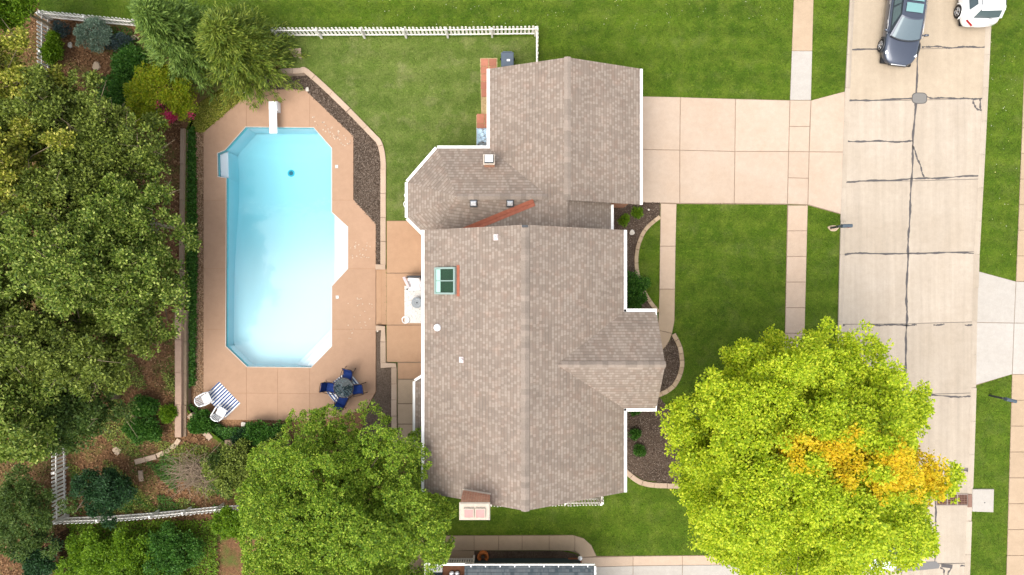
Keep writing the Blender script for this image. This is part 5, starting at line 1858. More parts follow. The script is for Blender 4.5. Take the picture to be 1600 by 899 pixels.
# ------------------------------------------------------------------ cars
def car(name, label, loc, heading, paint, style):
    """heading: direction the nose points, radians from +x. x forward in local space"""
    t_ = thing(name, label, "car", loc, heading)
    if style == 'sedan':
        L, hw, zt = 4.75, 0.91, 1.44
        st_ = [(-2.37, 0.60, 0.42, 0.72, 0.90), (-1.95, 0.80, 0.30, 0.76, 0.97), (-1.75, 0.90, 0.24, 0.80, 1.02), (-0.9, 0.915, 0.22, 0.82, 0.98), (0.0, 0.91, 0.22, 0.82, 0.95), (0.9, 0.90, 0.22, 0.80, 0.93),
               (1.5, 0.895, 0.23, 0.75, 0.87), (2.0, 0.84, 0.25, 0.68, 0.78), (2.28, 0.66, 0.30, 0.60, 0.68), (2.40, 0.40, 0.36, 0.54, 0.60)]
        base = (-1.80, 1.10, 0.80, 0.93); top = (-1.05, 0.20, 0.57, zt); bulge = (0.10, 0.16)
        wheels = (-1.42, 1.40)
    else:
        L, hw, zt = 4.55, 0.93, 1.68
        st_ = [(-2.27, 0.66, 0.40, 0.80, 0.96), (-2.15, 0.84, 0.30, 0.88, 1.05), (-1.7, 0.92, 0.26, 0.93, 1.10), (-0.9, 0.93, 0.26, 0.93, 1.06), (0.0, 0.93, 0.26, 0.92, 1.04), (0.9, 0.92, 0.26, 0.90, 1.03),
               (1.5, 0.91, 0.28, 0.86, 0.99), (1.95, 0.85, 0.30, 0.78, 0.90), (2.18, 0.70, 0.34, 0.70, 0.80), (2.27, 0.45, 0.40, 0.62, 0.70)]
        base = (-2.02, 1.05, 0.84, 1.04); top = (-1.72, 0.25, 0.64, zt); bulge = (0.05, 0.14)
        wheels = (-1.38, 1.36)
    secs = []
    for (x, w, zb, zs, zt_) in st_:
        half = [(0.0, zt_), (w * 0.5, zt_ - 0.012), (w * 0.84, zt_ - 0.05), (w * 0.975, zs - 0.02), (w, zs - 0.18), (w * 0.985, zb + 0.14), (w * 0.93, zb), (0.0, zb)]
        ring = half + [(-y, z) for y, z in reversed(half[1:-1])]
        secs.append([(x, y, z) for y, z in ring])
    m = MB(); n_ = len(secs[0])
    for s in secs:
        m.v += s
    for i in range(len(secs) - 1):
        for k in range(n_):
            m.f.append((i * n_ + k, i * n_ + (k + 1) % n_, (i + 1) * n_ + (k + 1) % n_, (i + 1) * n_ + k)); m.uv.append(None)
    m.f.append(tuple(reversed(range(n_)))); m.uv.append(None)
    m.f.append(tuple((len(secs) - 1) * n_ + k for k in range(n_))); m.uv.append(None)
    body = m.build("body", paint, t_, True, False)
    fix_normals(body)
    sb = body.modifiers.new("sub", 'SUBSURF'); sb.levels = 2; sb.render_levels = 2
    xb, xf, wb, zb = base; xtb, xtf, wt, zt = top
    # patches given by 4 corners: p00 p10 (low edge) p01 p11 (high edge) with outward bulge along a direction
    def patch(p00, p10, p01, p11, bv, u0=0.0, u1=1.0, v0=0.0, v1=1.0, off=0.0, nrm=Vector((0, 0, 0)), nu=8, nv=5):
        def fn(u, v):
            uu = u0 + (u1 - u0) * u; vv = v0 + (v1 - v0) * v
            p = (Vector(p00) * (1 - uu) + Vector(p10) * uu) * (1 - vv) + (Vector(p01) * (1 - uu) + Vector(p11) * uu) * vv
            return p + Vector(bv) * (4 * uu * (1 - uu)) * (1 - 0.35 * vv) + nrm * off
        return MB().grid(fn, nu, nv)
    fl_, fr_ = (xf, wb, zb), (xf, -wb, zb); tl, tr_ = (xtf, wt, zt - 0.03), (xtf, -wt, zt - 0.03)
    bl, br = (xb, wb, zb), (xb, -wb, zb); tbl, tbr = (xtb, wt, zt - 0.05), (xtb, -wt, zt - 0.05)
    cab = MB()
    spec = {'front': ((fl_, fr_, tl, tr_), (bulge[1], 0, 0), Vector((0.55, 0, 0.8))), 'rear': ((br, bl, tbr, tbl), (-bulge[0], 0, 0), Vector((-0.6, 0, 0.75))),
            'left': ((bl, fl_, tbl, tl), (0, 0.035, 0), Vector((0, 0.9, 0.4))), 'right': ((fr_, br, tr_, tbr), (0, -0.035, 0), Vector((0, -0.9, 0.4)))}
    for k, (cs_, bv, nv_) in spec.items():
        g_ = patch(*cs_, bv)
        b = len(cab.v); cab.v += g_.v; cab.f += [tuple(i + b for i in f) for f in g_.f]; cab.uv += g_.uv
    g_ = MB().grid(lambda u, v: (xtb + (xtf - xtb) * u + (bulge[1] * 0.65 * 4 * v * (1 - v) if u > 0.99 else (-bulge[0] * 0.65 * 4 * v * (1 - v) if u < 0.01 else 0)), wt * (1 - 2 * v), zt - 0.03 - 0.02 * (1 - u) + 0.05 * math.sin(u * math.pi) * (1 - (2 * v - 1) ** 4) + 0.012 * (1 - (2 * v - 1) ** 2)), 10, 10)
    b = len(cab.v); cab.v += g_.v; cab.f += [tuple(i + b for i in f) for f in g_.f]; cab.uv += g_.uv
    co = cab.build("cabin", paint, t_, True, False)
    fix_normals(co)
    gp = lambda key, u0, u1, v0, v1, nm: patch(*spec[key][0], spec[key][1], u0, u1, v0, v1, 0.012, spec[key][2]).build(nm, M_CARG, t_, True, False)
    gp('front', 0.06, 0.94, 0.03, 0.94, "windscreen")
    gp('rear', 0.10, 0.90, 0.10, 0.90, "rear_window")
    for k in ('left', 'right'):
        gp(k, 0.12, 0.47, 0.14, 0.88, "side_window"); gp(k, 0.51, 0.84, 0.14, 0.88, "side_window")
    if style == 'sedan':
        for (a, b_) in ((0.10, 0.40), (0.50, 0.86)):
            x0 = xtb + (xtf - xtb) * a; x1 = xtb + (xtf - xtb) * b_
            MB().grid(lambda u, v: (x0 + (x1 - x0) * u, 0.42 * (1 - 2 * v), zt + 0.012 + 0.03 * math.sin((a + (b_ - a) * u) * math.pi) + 0.012 * (1 - (1.5 * v - 0.75) ** 2)), 4, 4).build("sunroof", M_CARS, t_, True, False)
    else:
        for s in (-1, 1):
            MB().tube([(xtb + 0.1, s * (wt - 0.06), zt + 0.03), ((xtb + xtf) / 2, s * (wt - 0.05), zt + 0.075), (xtf - 0.1, s * (wt - 0.06), zt + 0.03)], 0.018, 6).build("roof_rail", M_DARKM, t_, True, False)
        MB().box((xtb - 0.05, 0, zt - 0.02), (0.2, 2 * wt - 0.1, 0.035), 0, 0.012).build("spoiler", paint, t_, True, False)
        MB().bar((xb - 0.10, -0.3, zb + 0.14), (xb - 0.06, 0.1, zb + 0.22), 0.02, 0.02).build("rear_wiper", M_DARKM, t_, False, False)
    # cowl strip
    MB().tube([(xf + 0.02 + bulge[1] * 4 * v * (1 - v), wb * (1 - 2 * v) * 0.93, zb + 0.012) for v in [k / 10 for k in range(11)]], 0.028, 6).build("cowl", M_DARKM, t_, True, False)
    for wx in wheels:
        for s in (-1, 1):
            w_ = MB().lathe([(0.20, -0.11), (0.31, -0.11), (0.335, -0.08), (0.335, 0.08), (0.31, 0.11), (0.20, 0.11)], 28, (wx, s * (hw - 0.10), 0.335), 'y')
            wo_ = w_.build("wheel", M_TIRE, t_, True, False)
            MB().lathe([(0.0, 0.03), (0.06, 0.05), (0.07, 0.02), (0.19, 0.06), (0.215, 0.09), (0.22, 0.0)], 24, (wx, s * (hw - 0.085), 0.335), 'y').build("rim_back", M_DARKM, wo_, True, False)
            sp_ = MB()
            for k in range(5):
                a = 2 * math.pi * k / 5 + 0.3
                y = s * (hw + 0.012)
                sp_.bar((wx + 0.03 * math.cos(a), y, 0.335 + 0.03 * math.sin(a)), (wx + 0.205 * math.cos(a), y - s * 0.01, 0.335 + 0.205 * math.sin(a)), 0.05, 0.03, (0, 1, 0))
            sp_.tube([(wx + 0.21 * math.cos(a), s * (hw + 0.0), 0.335 + 0.21 * math.sin(a)) for a in [2 * math.pi * k / 24 for k in range(25)]], 0.016, 5, False)
            sp_.build("rim", M_RIM, wo_, True, False)
            # dark arch
            MB().tube([(wx + 0.39 * math.cos(a), s * (hw - 0.005), 0.335 + 0.39 * math.sin(a)) for a in [math.pi * k / 14 for k in range(15)]], 0.035, 6).build("wheel_arch", M_DARKM if style == 'sedan' else paint, t_, True, False)
    for s in (-1, 1):
        MB().grid(lambda u, v: (2.30 - 0.42 * u - 0.10 * v, s * (0.50 + 0.31 * u - 0.04 * v), 0.60 + 0.10 * u + 0.07 * v) if style == 'sedan' else (2.20 - 0.36 * u - 0.08 * v, s * (0.55 + 0.30 * u - 0.03 * v), 0.70 + 0.10 * u + 0.10 * v), 6, 3).build("headlight", M_LAMP, t_, True, False)
        MB().grid(lambda u, v: (-2.37 + 0.30 * u + 0.03 * v, s * (0.62 + 0.26 * u), 0.76 + 0.12 * v + (0.12 if style != 'sedan' else 0)), 5, 3).build("tail_light", M_LAMPR, t_, True, False)
        mr = MB().box((xf - 0.22, s * (wb + 0.22), zb + 0.06), (0.10, 0.20, 0.14), s * 0.15, 0.04)
        mr.bar((xf - 0.2, s * (wb + 0.02), zb + 0.02), (xf - 0.2, s * (wb + 0.16), zb + 0.05), 0.05, 0.04)
        mr.build("mirror", paint, t_, True, False)
    MB().box((2.36 if style == 'sedan' else 2.24, 0, 0.50), (0.10, 0.9, 0.18), 0, 0.02).build("grille", M_DARKM, t_, True, False)
    MB().box((2.40 if style == 'sedan' else 2.28, 0, 0.61), (0.05, 0.75, 0.025), 0, 0.008).build("grille_trim", M_RIM, t_, True, False)
    MB().box((-2.36 if style == 'sedan' else -2.27, 0, 0.62), (0.03, 0.5, 0.14), 0, 0.004).build("number_plate", M_PLASTIC, t_, False, False)
    MB().box((0.05, 0, 0.3), (L * 0.94, hw * 1.7, 0.2), 0, 0.05).build("underbody", M_TIRE, t_, False, False)
    for s in (-1, 1):
        MB().tube([(-1.0, s * hw * 1.004, zb - 0.07), (0.0, s * hw * 1.01, zb - 0.09), (1.0, s * hw * 0.99, zb - 0.10)], 0.012, 5).build("side_trim", M_RIM, t_, True, False)
        for hx in (-0.65, 0.35):
            MB().bar((hx - 0.1, s * (hw + 0.012), zb - 0.16), (hx + 0.1, s * (hw + 0.012), zb - 0.16), 0.03, 0.03).build("door_handle", M_RIM, t_, False, False)
    return t_


f0 = W(1393, 108)
hd = math.radians(-97.5)
car("parked_sedan", "graphite blue sedan with a sunroof parked nose toward the driveway", (f0.x - 2.4 * math.cos(hd), f0.y - 2.4 * math.sin(hd), ROAD_Z), hd, M_CARD, 'sedan')
f0 = W(1516, 49)
car("parked_suv", "white hatchback with its rear window facing the storm drain end of the street", (f0.x, f0.y + 2.27, ROAD_Z), math.radians(91), M_CARW, 'suv')
f0 = W(1366, 885)
car("parked_suv", "white car parked under the golden tree by the asphalt patch", (f0.x, f0.y + 2.27, ROAD_Z), math.radians(-91.5), M_CARW, 'suv')


# ------------------------------------------------------------------ plants
def unit(v):
    return v / np.maximum(1e-9, np.linalg.norm(v, axis=-1, keepdims=True))


def rand_dirs(n, rng, zmin=-1.0):
    z = rng.uniform(zmin, 1, n); a = rng.uniform(0, 2 * np.pi, n)
    r = np.sqrt(1 - z * z)
    return np.stack([r * np.cos(a), r * np.sin(a), z], 1)


def leaf_quads(pos, axis, L, Wd, rng, flat=0.6):
    """diamond leaves; flat pulls the leaf face towards the sky"""
    n = len(pos)
    ref = unit(rng.normal(size=(n, 3)) * (1 - flat) + np.array([0, 0, 1]) * flat)
    b = unit(np.cross(axis, ref))
    L = L * rng.uniform(0.7, 1.25, (n, 1)); Wd = Wd * rng.uniform(0.7, 1.25, (n, 1))
    v = np.empty((n, 4, 3))
    v[:, 0] = pos
    v[:, 1] = pos + axis * L * 0.45 + b * Wd * 0.5
    v[:, 2] = pos + axis * L
    v[:, 3] = pos + axis * L * 0.45 - b * Wd * 0.5
    return v.reshape(-1, 3)


def tuft_leaves(tufts, n_leaf, tuft_r, L, Wd, rng, up=0.35, flat=0.6, outward=None, spread=1.0):
    T = len(tufts)
    d = rand_dirs(T * n_leaf, rng, -0.55)
    if outward is not None:
        d = unit(d * spread + np.repeat(outward, n_leaf, 0) * 0.7)
    base = np.repeat(tufts, n_leaf, 0)
    pos = base + d * tuft_r * np.sqrt(rng.uniform(0.05, 1, (T * n_leaf, 1)))
    ax = unit(d + rng.normal(size=(T * n_leaf, 3)) * 0.45 + np.array([0, 0, up]))
    return leaf_quads(pos, ax, L, Wd, rng, flat)


def lump_centres(c, R, n, rng, zmin=-0.35, jitter=0.16, shell=(0.58, 0.86)):
    i = np.arange(n) + 0.5
    z = 1 - (1 - zmin) * i / n
    a = np.pi * (1 + 5 ** 0.5) * i + rng.uniform(0, 6.28)
    r = np.sqrt(np.maximum(0, 1 - z * z))
    d = np.stack([r * np.cos(a), r * np.sin(a), z], 1)
    d = unit(d + rng.normal(size=d.shape) * jitter)
    return np.array(c) + d * np.array(R) * rng.uniform(*shell, (n, 1)), d


def limbs(m, base, top, lumps, rng, r0, frac=0.7, n=6, sag=0.15, rtip=0.012):
    base = Vector(base); top = Vector(top)
    k = 7
    path = []
    for i in range(k + 1):
        t = i / k
        p = base.lerp(top, t) + Vector((rng.normal() * 0.05 * r0 * 12 * t * (1 - t), rng.normal() * 0.05 * r0 * 12 * t * (1 - t), 0))
        path.append(p)
    m.tube(path, [r0 * (1.25 if i == 0 else 1 - 0.8 * i / k) for i in range(k + 1)], 8)
    for L in lumps:
        if rng.uniform() > frac:
            continue
        L = Vector(L)
        t = min(0.92, max(0.25, (L.z - base.z) / max(0.1, top.z - base.z) - rng.uniform(0.15, 0.4)))
        s = base.lerp(top, t)
        mid = s.lerp(L, 0.5) + Vector((rng.normal() * 0.12, rng.normal() * 0.12, sag * (L - s).length * 0.6))
        rr = r0 * 0.42 * (1 - 0.5 * t)
        m.tube([s, s.lerp(mid, 0.5) + Vector((0, 0, 0.05)), mid, mid.lerp(L, 0.55), L], [rr, rr * 0.8, rr * 0.6, rr * 0.4, rtip], n, False)


def broadleaf(name, label, cat, px, py, zc, R, mat, rng, lumps=60, lump_r=0.9, tufts=45, leaves=20, tuft_r=0.24, L=0.16, Wd=0.10, group=None,
              bark=None, zmin=-0.35, up=0.35, flat=0.6, trunk_r=None, frac=0.6, shell=(0.58, 0.86), twigs=0, outward=False, irregular=0.25, part_filter=None, crown_name="crown", rad=(0.55, 1.08), keep=None, sub=None, inner=0):
    c = W(px, py, zc)
    R = R if hasattr(R, '__len__') else (R, R, R * 0.75)
    t_ = thing(name, label, cat, (c.x, c.y, 0), 0, group)
    lc, ld = lump_centres((c.x, c.y, zc), R, lumps, rng, zmin, shell=shell)
    lr = lump_r * rng.uniform(0.65, 1.3, lumps)
    # irregular outline
    lob = 1 + irregular * rng.normal(size=lumps) * 0.5
    lc = np.array([c.x, c.y, zc]) + (lc - np.array([c.x, c.y, zc])) * lob[:, None].clip(0.6, 1.3)
    if inner:
        # a second, deeper layer of foliage and a closed top
        li, di = lump_centres((c.x, c.y, zc), R, inner, rng, 0.1, 0.25, (0.35, 0.62))
        tops = np.array([c.x, c.y, zc]) + np.column_stack([rng.normal(size=(6, 2)) * 0.16 * R[0], np.full(6, 0.74 * R[2])])
        lc = np.concatenate([lc, li, tops]); ld = np.concatenate([ld, di, np.tile([0, 0, 1.0], (6, 1))])
        lr = np.concatenate([lr, lump_r * rng.uniform(0.9, 1.3, inner + 6)])
        lumps = len(lc)
    d = rand_dirs(lumps * tufts, rng, -0.5)
    d = unit(d + np.repeat(ld, tufts, 0) * 0.45)
    tc = np.repeat(lc, tufts, 0) + d * (np.repeat(lr, tufts)[:, None]) * rng.uniform(*rad, (lumps * tufts, 1)) * np.array([1, 1, 0.8])
    if sub:
        # smaller billows on every billow
        ns, rs = sub
        tc2 = np.repeat(tc, ns, 0)
        d2 = unit(rand_dirs(len(tc2), rng, -0.4) + np.repeat(d, ns, 0) * 0.35)
        tc = tc2 + d2 * rs * np.repeat(rng.uniform(0.6, 1.3, (lumps * tufts, 1)), ns, 0) * rng.uniform(0.8, 1.05, (len(tc2), 1))
        d = d2
    tc[:, 2] = np.maximum(tc[:, 2], 0.15)
    if keep is not None:
        kk = keep(tc)
        tc = tc[kk]; d = d[kk]
    parts = [(crown_name, tc, d, mat)]
    if part_filter:
        msk = part_filter[0](tc)
        parts = [(crown_name, tc[~msk], d[~msk], mat), (part_filter[1], tc[msk], d[msk], part_filter[2])]
    for nm, tt, dd, mm in parts:
        if len(tt) == 0:
            continue
        v = tuft_leaves(tt, leaves, tuft_r, L, Wd, rng, up, flat, dd if outward else None)
        v[:, 2] = np.maximum(v[:, 2], 0.03)
        link(nm, np_mesh(nm, v, 4, mm), t_)
    m = MB()
    tr = trunk_r or 0.028 * (R[0] + zc) / 2 + 0.03
    limbs(m, (c.x, c.y, -0.05), (c.x + rng.normal() * 0.2, c.y + rng.normal() * 0.2, zc + R[2] * 0.45), lc, rng, tr, frac)
    if twigs:
        for k in rng.integers(0, lumps, twigs):
            p = Vector(lc[k]); dd = Vector(unit(ld[k] + rng.normal(size=3) * 0.7 + np.array([0, 0, 0.45])))
            l_ = rng.uniform(0.9, 2.3) * lump_r
            q = p + dd * l_
            m.tube([p, p.lerp(q, 0.5) + Vector(rng.normal(size=3) * 0.06), q + Vector(rng.normal(size=3) * 0.1)], [0.02, 0.013, 0.005], 4, False)
            if rng.uniform() < 0.6:
                m.tube([p.lerp(q, 0.5), p.lerp(q, 0.8) + Vector(rng.normal(size=3) * 0.25)], [0.016, 0.005], 4, False)
    m.build("trunk", bark or M_BARK, t_, True)
    return t_


def conifer(name, label, px, py, zc, h, R, mat, rng, branches=170, per=12, leaves=12, L=0.26, Wd=0.05, droop=0.25, cat="tree", group=None, lift=0.15):
    """feathery evergreen; pixel is where the middle of the crown shows"""
    c = W(px, py, zc)
    t_ = thing(name, label, cat, (c.x, c.y, 0), 0, group)
    tpos = []; tdir = []
    m = MB()
    m.tube([(c.x, c.y, -0.05), (c.x, c.y, h * 0.5), (c.x, c.y, h * 0.96)], [0.03 * h, 0.018 * h, 0.006 * h], 7)
    ph = 2.39996
    for k in range(branches):
        t = (k + 0.5) / branches
        zb = h * (0.06 + 0.9 * t)
        ln_ = (R * (1 - t) ** 0.75 + 0.15) * rng.uniform(0.78, 1.12)
        a = k * ph + rng.normal() * 0.25
        u = np.array([math.cos(a), math.sin(a), 0])
        s = np.linspace(0.18, 1, per)
        z = zb + ln_ * (lift + 0.5 * t) * s - droop * ln_ * s * s
        side = np.array([-u[1], u[0], 0]) * (rng.normal() * 0.12)
        p = np.array([c.x, c.y, 0]) + u * (ln_ * s)[:, None] + side * ((s ** 2) * ln_)[:, None]
        p[:, 2] = np.maximum(z, 0.1)
        dr = unit(np.gradient(p, axis=0))
        tpos.append(p); tdir.append(dr)
        if k % 3 == 0:
            m.tube([tuple(p[0]), tuple(p[per // 2]), tuple(p[-1])], [0.02, 0.014, 0.005], 4, False)
    tpos = np.concatenate(tpos); tdir = np.concatenate(tdir)
    n = len(tpos)
    base = np.repeat(tpos, leaves, 0); dr = np.repeat(tdir, leaves, 0)
    off = rng.normal(size=base.shape) * np.array([0.10, 0.10, 0.06])
    ax = unit(dr * 1.0 + rng.normal(size=base.shape) * 0.5 + np.array([0, 0, 0.1]))
    v = leaf_quads(base + off, ax, L, Wd, rng, 0.5)
    v[:, 2] = np.maximum(v[:, 2], 0.03)
    link("crown", np_mesh("crown", v, 4, mat), t_)
    m.build("trunk", M_BARKD, t_, True)
    return t_


L_MAPLE = leaf_mat("golden_green_leaves", [(0.1663, 0.2664, 0.0078), (0.2825, 0.3908, 0.0117), (0.399, 0.5062, 0.0195), (0.4988, 0.5774, 0.0312), (0.5985, 0.6217, 0.0429)], 0.42)
L_YELLOW = leaf_mat("yellow_leaves", [(0.42, 0.36, 0.012), (0.56, 0.46, 0.014), (0.66, 0.50, 0.018), (0.70, 0.46, 0.024)], 0.42)
L_EVER = leaf_mat("evergreen_tufts", [(0.04679, 0.1016, 0.00798), (0.1064, 0.1992, 0.0133), (0.1807, 0.2947, 0.01862), (0.2657, 0.376, 0.02926), (0.3616, 0.4269, 0.0532)], 0.14)
L_WOOD1 = leaf_mat("olive_wood_leaves", [(0.03657, 0.05852, 0.007992), (0.07773, 0.1124, 0.01438), (0.1279, 0.171, 0.02078), (0.1943, 0.2429, 0.03836), (0.32, 0.3713, 0.07992)], 0.16)
L_WOOD2 = leaf_mat("green_wood_leaves", [(0.03505, 0.06672, 0.008635), (0.08012, 0.1335, 0.01582), (0.1401, 0.2046, 0.02445), (0.2202, 0.2847, 0.04315), (0.3756, 0.4225, 0.1078)], 0.16)
L_WOOD3 = leaf_mat("yellowish_wood_leaves", [(0.07167, 0.09003, 0.009594), (0.1481, 0.18, 0.01598), (0.2389, 0.2606, 0.02398), (0.3585, 0.3554, 0.04795), (0.5256, 0.4739, 0.1119)], 0.16)
L_BRIGHT = leaf_mat("bright_green_leaves", [(0.049, 0.1105, 0.006), (0.0952, 0.1885, 0.0084), (0.154, 0.2665, 0.012), (0.21, 0.325, 0.0216)], 0.35)
L_CEDAR1 = leaf_mat("grey_green_sprays", [(0.05145, 0.09688, 0.01642), (0.1011, 0.1716, 0.02918), (0.1654, 0.2523, 0.0456), (0.2572, 0.3532, 0.07296)], 0.25)
L_CEDAR2 = leaf_mat("yellow_green_sprays", [(0.0504, 0.0845, 0.0108), (0.1042, 0.1593, 0.01728), (0.1764, 0.2275, 0.02592), (0.2688, 0.3087, 0.0486)], 0.25)
L_BLUE = leaf_mat("blue_spruce_needles", [(0.063, 0.1105, 0.0816), (0.126, 0.195, 0.144), (0.21, 0.2925, 0.216), (0.308, 0.39, 0.3)], 0.2)
L_BLUED = leaf_mat("slate_spruce_needles", [(0.025, 0.045, 0.045), (0.05, 0.08, 0.08), (0.08, 0.12, 0.12)], 0.2)
L_DARK = leaf_mat("dark_shrub_leaves", [(0.006, 0.022, 0.008), (0.014, 0.045, 0.014), (0.026, 0.075, 0.022), (0.045, 0.11, 0.035)], 0.25)
L_MID = leaf_mat("mid_shrub_leaves", [(0.0168, 0.0585, 0.0072), (0.035, 0.1105, 0.012), (0.063, 0.169, 0.0192), (0.105, 0.221, 0.036)], 0.3)
L_RHODO = leaf_mat("rhododendron_leaves", [(0.09, 0.16, 0.005), (0.17, 0.25, 0.007), (0.235, 0.305, 0.009), (0.30, 0.345, 0.012), (0.33, 0.29, 0.03)], 0.35, patch=((0.36, 0.24, 0.03), 3.5, 0.1))
L_FLOWER = leaf_mat("magenta_petals", [(0.35, 0.02, 0.06), (0.50, 0.03, 0.11), (0.62, 0.09, 0.22)], 0.3)
L_IVY = leaf_mat("ivy_leaves", [(0.015, 0.055, 0.006), (0.032, 0.105, 0.010), (0.055, 0.155, 0.016), (0.09, 0.20, 0.03)], 0.3)
L_GREYGR = leaf_mat("soft_green_leaves", [(0.0315, 0.06552, 0.0132), (0.0595, 0.1092, 0.02112), (0.09625, 0.1529, 0.03168), (0.14, 0.195, 0.0462)], 0.3)

rg = np.random.default_rng(11)

# golden street tree
mc = W(1258, 705, 7.0)
def yellow_zone(p):
    """the two boughs that have turned"""
    x, y = p[:, 0], p[:, 1]
    k = (CAM_H - p[:, 2]) / CAM_H / PXM
    def bough(ax_, ay_, bx_, by_, w, z=9.0):
        a = np.array(W2(ax_, ay_, z)); b = np.array(W2(bx_, by_, z))
        d = b - a; t = np.clip(((x - a[0]) * d[0] + (y - a[1]) * d[1]) / (d @ d), 0, 1)
        return np.hypot(x - a[0] - t * d[0], y - a[1] - t * d[1]) < w * (0.75 + 0.35 * np.sin(7 * t + x * 2))
    noise = np.sin(x * 3.1 + y * 1.7) + np.sin(y * 4.3 - x * 2.2)
    return (bough(1262, 692, 1385, 730, 1.15) | bough(1385, 730, 1455, 740, 1.25)) & (p[:, 2] > 5.4) & (noise > -1.2)


broadleaf("golden_tree", "large spreading tree with lime leaves and a golden yellow bough by the street", "tree", 1250, 716, 6.6, (5.35, 5.35, 4.2), L_MAPLE, rg,
          lumps=165, inner=45, lump_r=0.9, tufts=11, sub=(8, 0.32), leaves=16, tuft_r=0.19, L=0.115, Wd=0.082, rad=(0.5, 1.05), frac=0.2,
          keep=lambda p: np.hypot(p[:, 0] - W(1398, 874, 4.5).x, p[:, 1] - W(1398, 874, 4.5).y) > 1.65 + 0.25 * np.sin(p[:, 0] * 5), trunk_r=0.27, zmin=-0.45, up=0.15, flat=0.82, shell=(0.66, 0.93), irregular=0.10,
          part_filter=(yellow_zone, "yellow_crown", L_YELLOW))
# clipped evergreen by the house
broadleaf("evergreen_tree", "dense rounded evergreen with lumpy crown between the pool and the chimney", "tree", 537, 804, 5.2, (4.35, 4.0, 4.1), L_EVER, rg,
          lumps=96, inner=48, lump_r=0.86, tufts=25, sub=(8, 0.2), leaves=11, tuft_r=0.09, L=0.095, Wd=0.055, rad=(0.8, 1.03), trunk_r=0.22, zmin=-0.5, up=0.25, flat=0.6, shell=(0.66, 1.0), outward=True, bark=M_BARKD, irregular=0.12, frac=0.2)

# wooded bank, one tree after another
woods = [
    (-5, 150, 5.0, (2.6, 2.6, 2.4), L_WOOD3, "sparse yellowish tree with bare pale branches by the fence corner"),
    (85, 190, 4.6, (2.5, 2.1, 2.0), L_WOOD1, "olive green tree below the spruce shrub and fence"),
    (175, 235, 4.2, (2.2, 1.9, 1.9), L_WOOD1, "olive tree with bare stems next to the flowering shrub"),
    (20, 275, 5.8, (2.7, 2.6, 2.4), L_WOOD3, "yellow green tree with twiggy limbs on the upper bank"),
    (110, 310, 5.0, (2.4, 2.2, 2.1), L_WOOD1, "thin olive tree with tangled branches at mid bank"),
    (208, 345, 4.4, (2.0, 2.3, 1.9), L_WOOD2, "grey green tree overhanging the mossy timber wall"),
    (40, 400, 6.0, (2.8, 2.7, 2.4), L_WOOD2, "deep green tree with pale leaf tips on the middle bank"),
    (140, 420, 6.2, (2.2, 2.3, 2.2), L_WOOD2, "light tipped green tree rising in the middle of the woods"),
    (212, 460, 4.6, (1.9, 2.0, 1.9), L_WOOD2, "green tree with arching bare limb above the timber wall"),
    (35, 520, 6.0, (2.9, 2.6, 2.4), L_WOOD1, "dark olive tree lower down the wooded bank"),
    (135, 545, 5.2, (2.6, 2.2, 2.1), L_WOOD1, "broad olive tree above the bare brown slope"),
    (25, 640, 5.6, (2.7, 2.4, 2.2), L_WOOD2, "leafy green tree beside the white fence end"),
    (110, 640, 4.0, (2.0, 1.6, 1.6), L_GREYGR, "low soft green tree at the edge of the brown slope"),
    (2, -4, 4.2, (1.5, 1.3, 1.5), L_BRIGHT, "bright leafed tree outside the fence corner"),
]
for (px, py, zc, R, mt, lab) in woods:
    broadleaf("woodland_tree", lab, "tree", px, py, zc, R, mt, rg, lumps=34, inner=12, lump_r=0.60, tufts=7, sub=(7, 0.24), leaves=13, tuft_r=0.14, L=0.14, Wd=0.085, rad=(0.35, 1.1), group="trees on the wooded bank",
              zmin=-0.45, frac=0.95, shell=(0.45, 1.0), twigs=44 if mt in (L_WOOD3, L_WOOD1) else 24, irregular=0.35, bark=M_BARKW, flat=0.55)

# feathery evergreens beside the lawn
conifer("cedar_tree", "tall grey green feathery evergreen by the fence", 272, 52, 3.2, 6.2, 1.95, L_CEDAR1, rg, 210, 13, 13)
conifer("cedar_tree", "broad yellow green feathery evergreen at the lawn edge", 366, 70, 2.6, 5.0, 2.3, L_CEDAR2, rg, 210, 13, 13)
# shrubs
broadleaf("flowering_shrub", "yellow green rounded shrub with a few magenta blooms by the woods", "shrub", 254, 155, 1.2, (1.72, 1.72, 1.15), L_RHODO, rg, lumps=46, lump_r=0.42, tufts=34, leaves=14,
          tuft_r=0.12, L=0.11, Wd=0.05, zmin=-0.2, irregular=0.12, bark=M_BARKD,
          part_filter=(lambda p: ((np.hypot(p[:, 0] - W(262, 181, 1.9).x, p[:, 1] - W(262, 181, 1.9).y) < 0.30) | (np.hypot(p[:, 0] - W(295, 183, 1.6).x, p[:, 1] - W(295, 183, 1.6).y) < 0.17)
                                 | (np.hypot(p[:, 0] - W(252, 165, 2.0).x, p[:, 1] - W(252, 165, 2.0).y) < 0.15)) & (p[:, 2] > 0.9), "blossoms", L_FLOWER))
broadleaf("blue_spruce_shrub", "pale blue green dwarf spruce inside the fence corner", "shrub", 150, 56, 0.8, (0.9, 0.85, 0.7), L_BLUE, rg, lumps=26, lump_r=0.24, tufts=22, leaves=16, tuft_r=0.08, L=0.10, Wd=0.03, zmin=-0.2, outward=True, flat=0.2, bark=M_BARKD)
broadleaf("blue_spruce_shrub", "smaller slate blue shrub beside the pale dwarf spruce", "shrub", 190, 68, 0.5, (0.6, 0.45, 0.4), L_BLUED, rg, lumps=14, lump_r=0.2, tufts=18, leaves=14, tuft_r=0.08, L=0.09, Wd=0.03, zmin=-0.2, outward=True, flat=0.2, bark=M_BARKD)
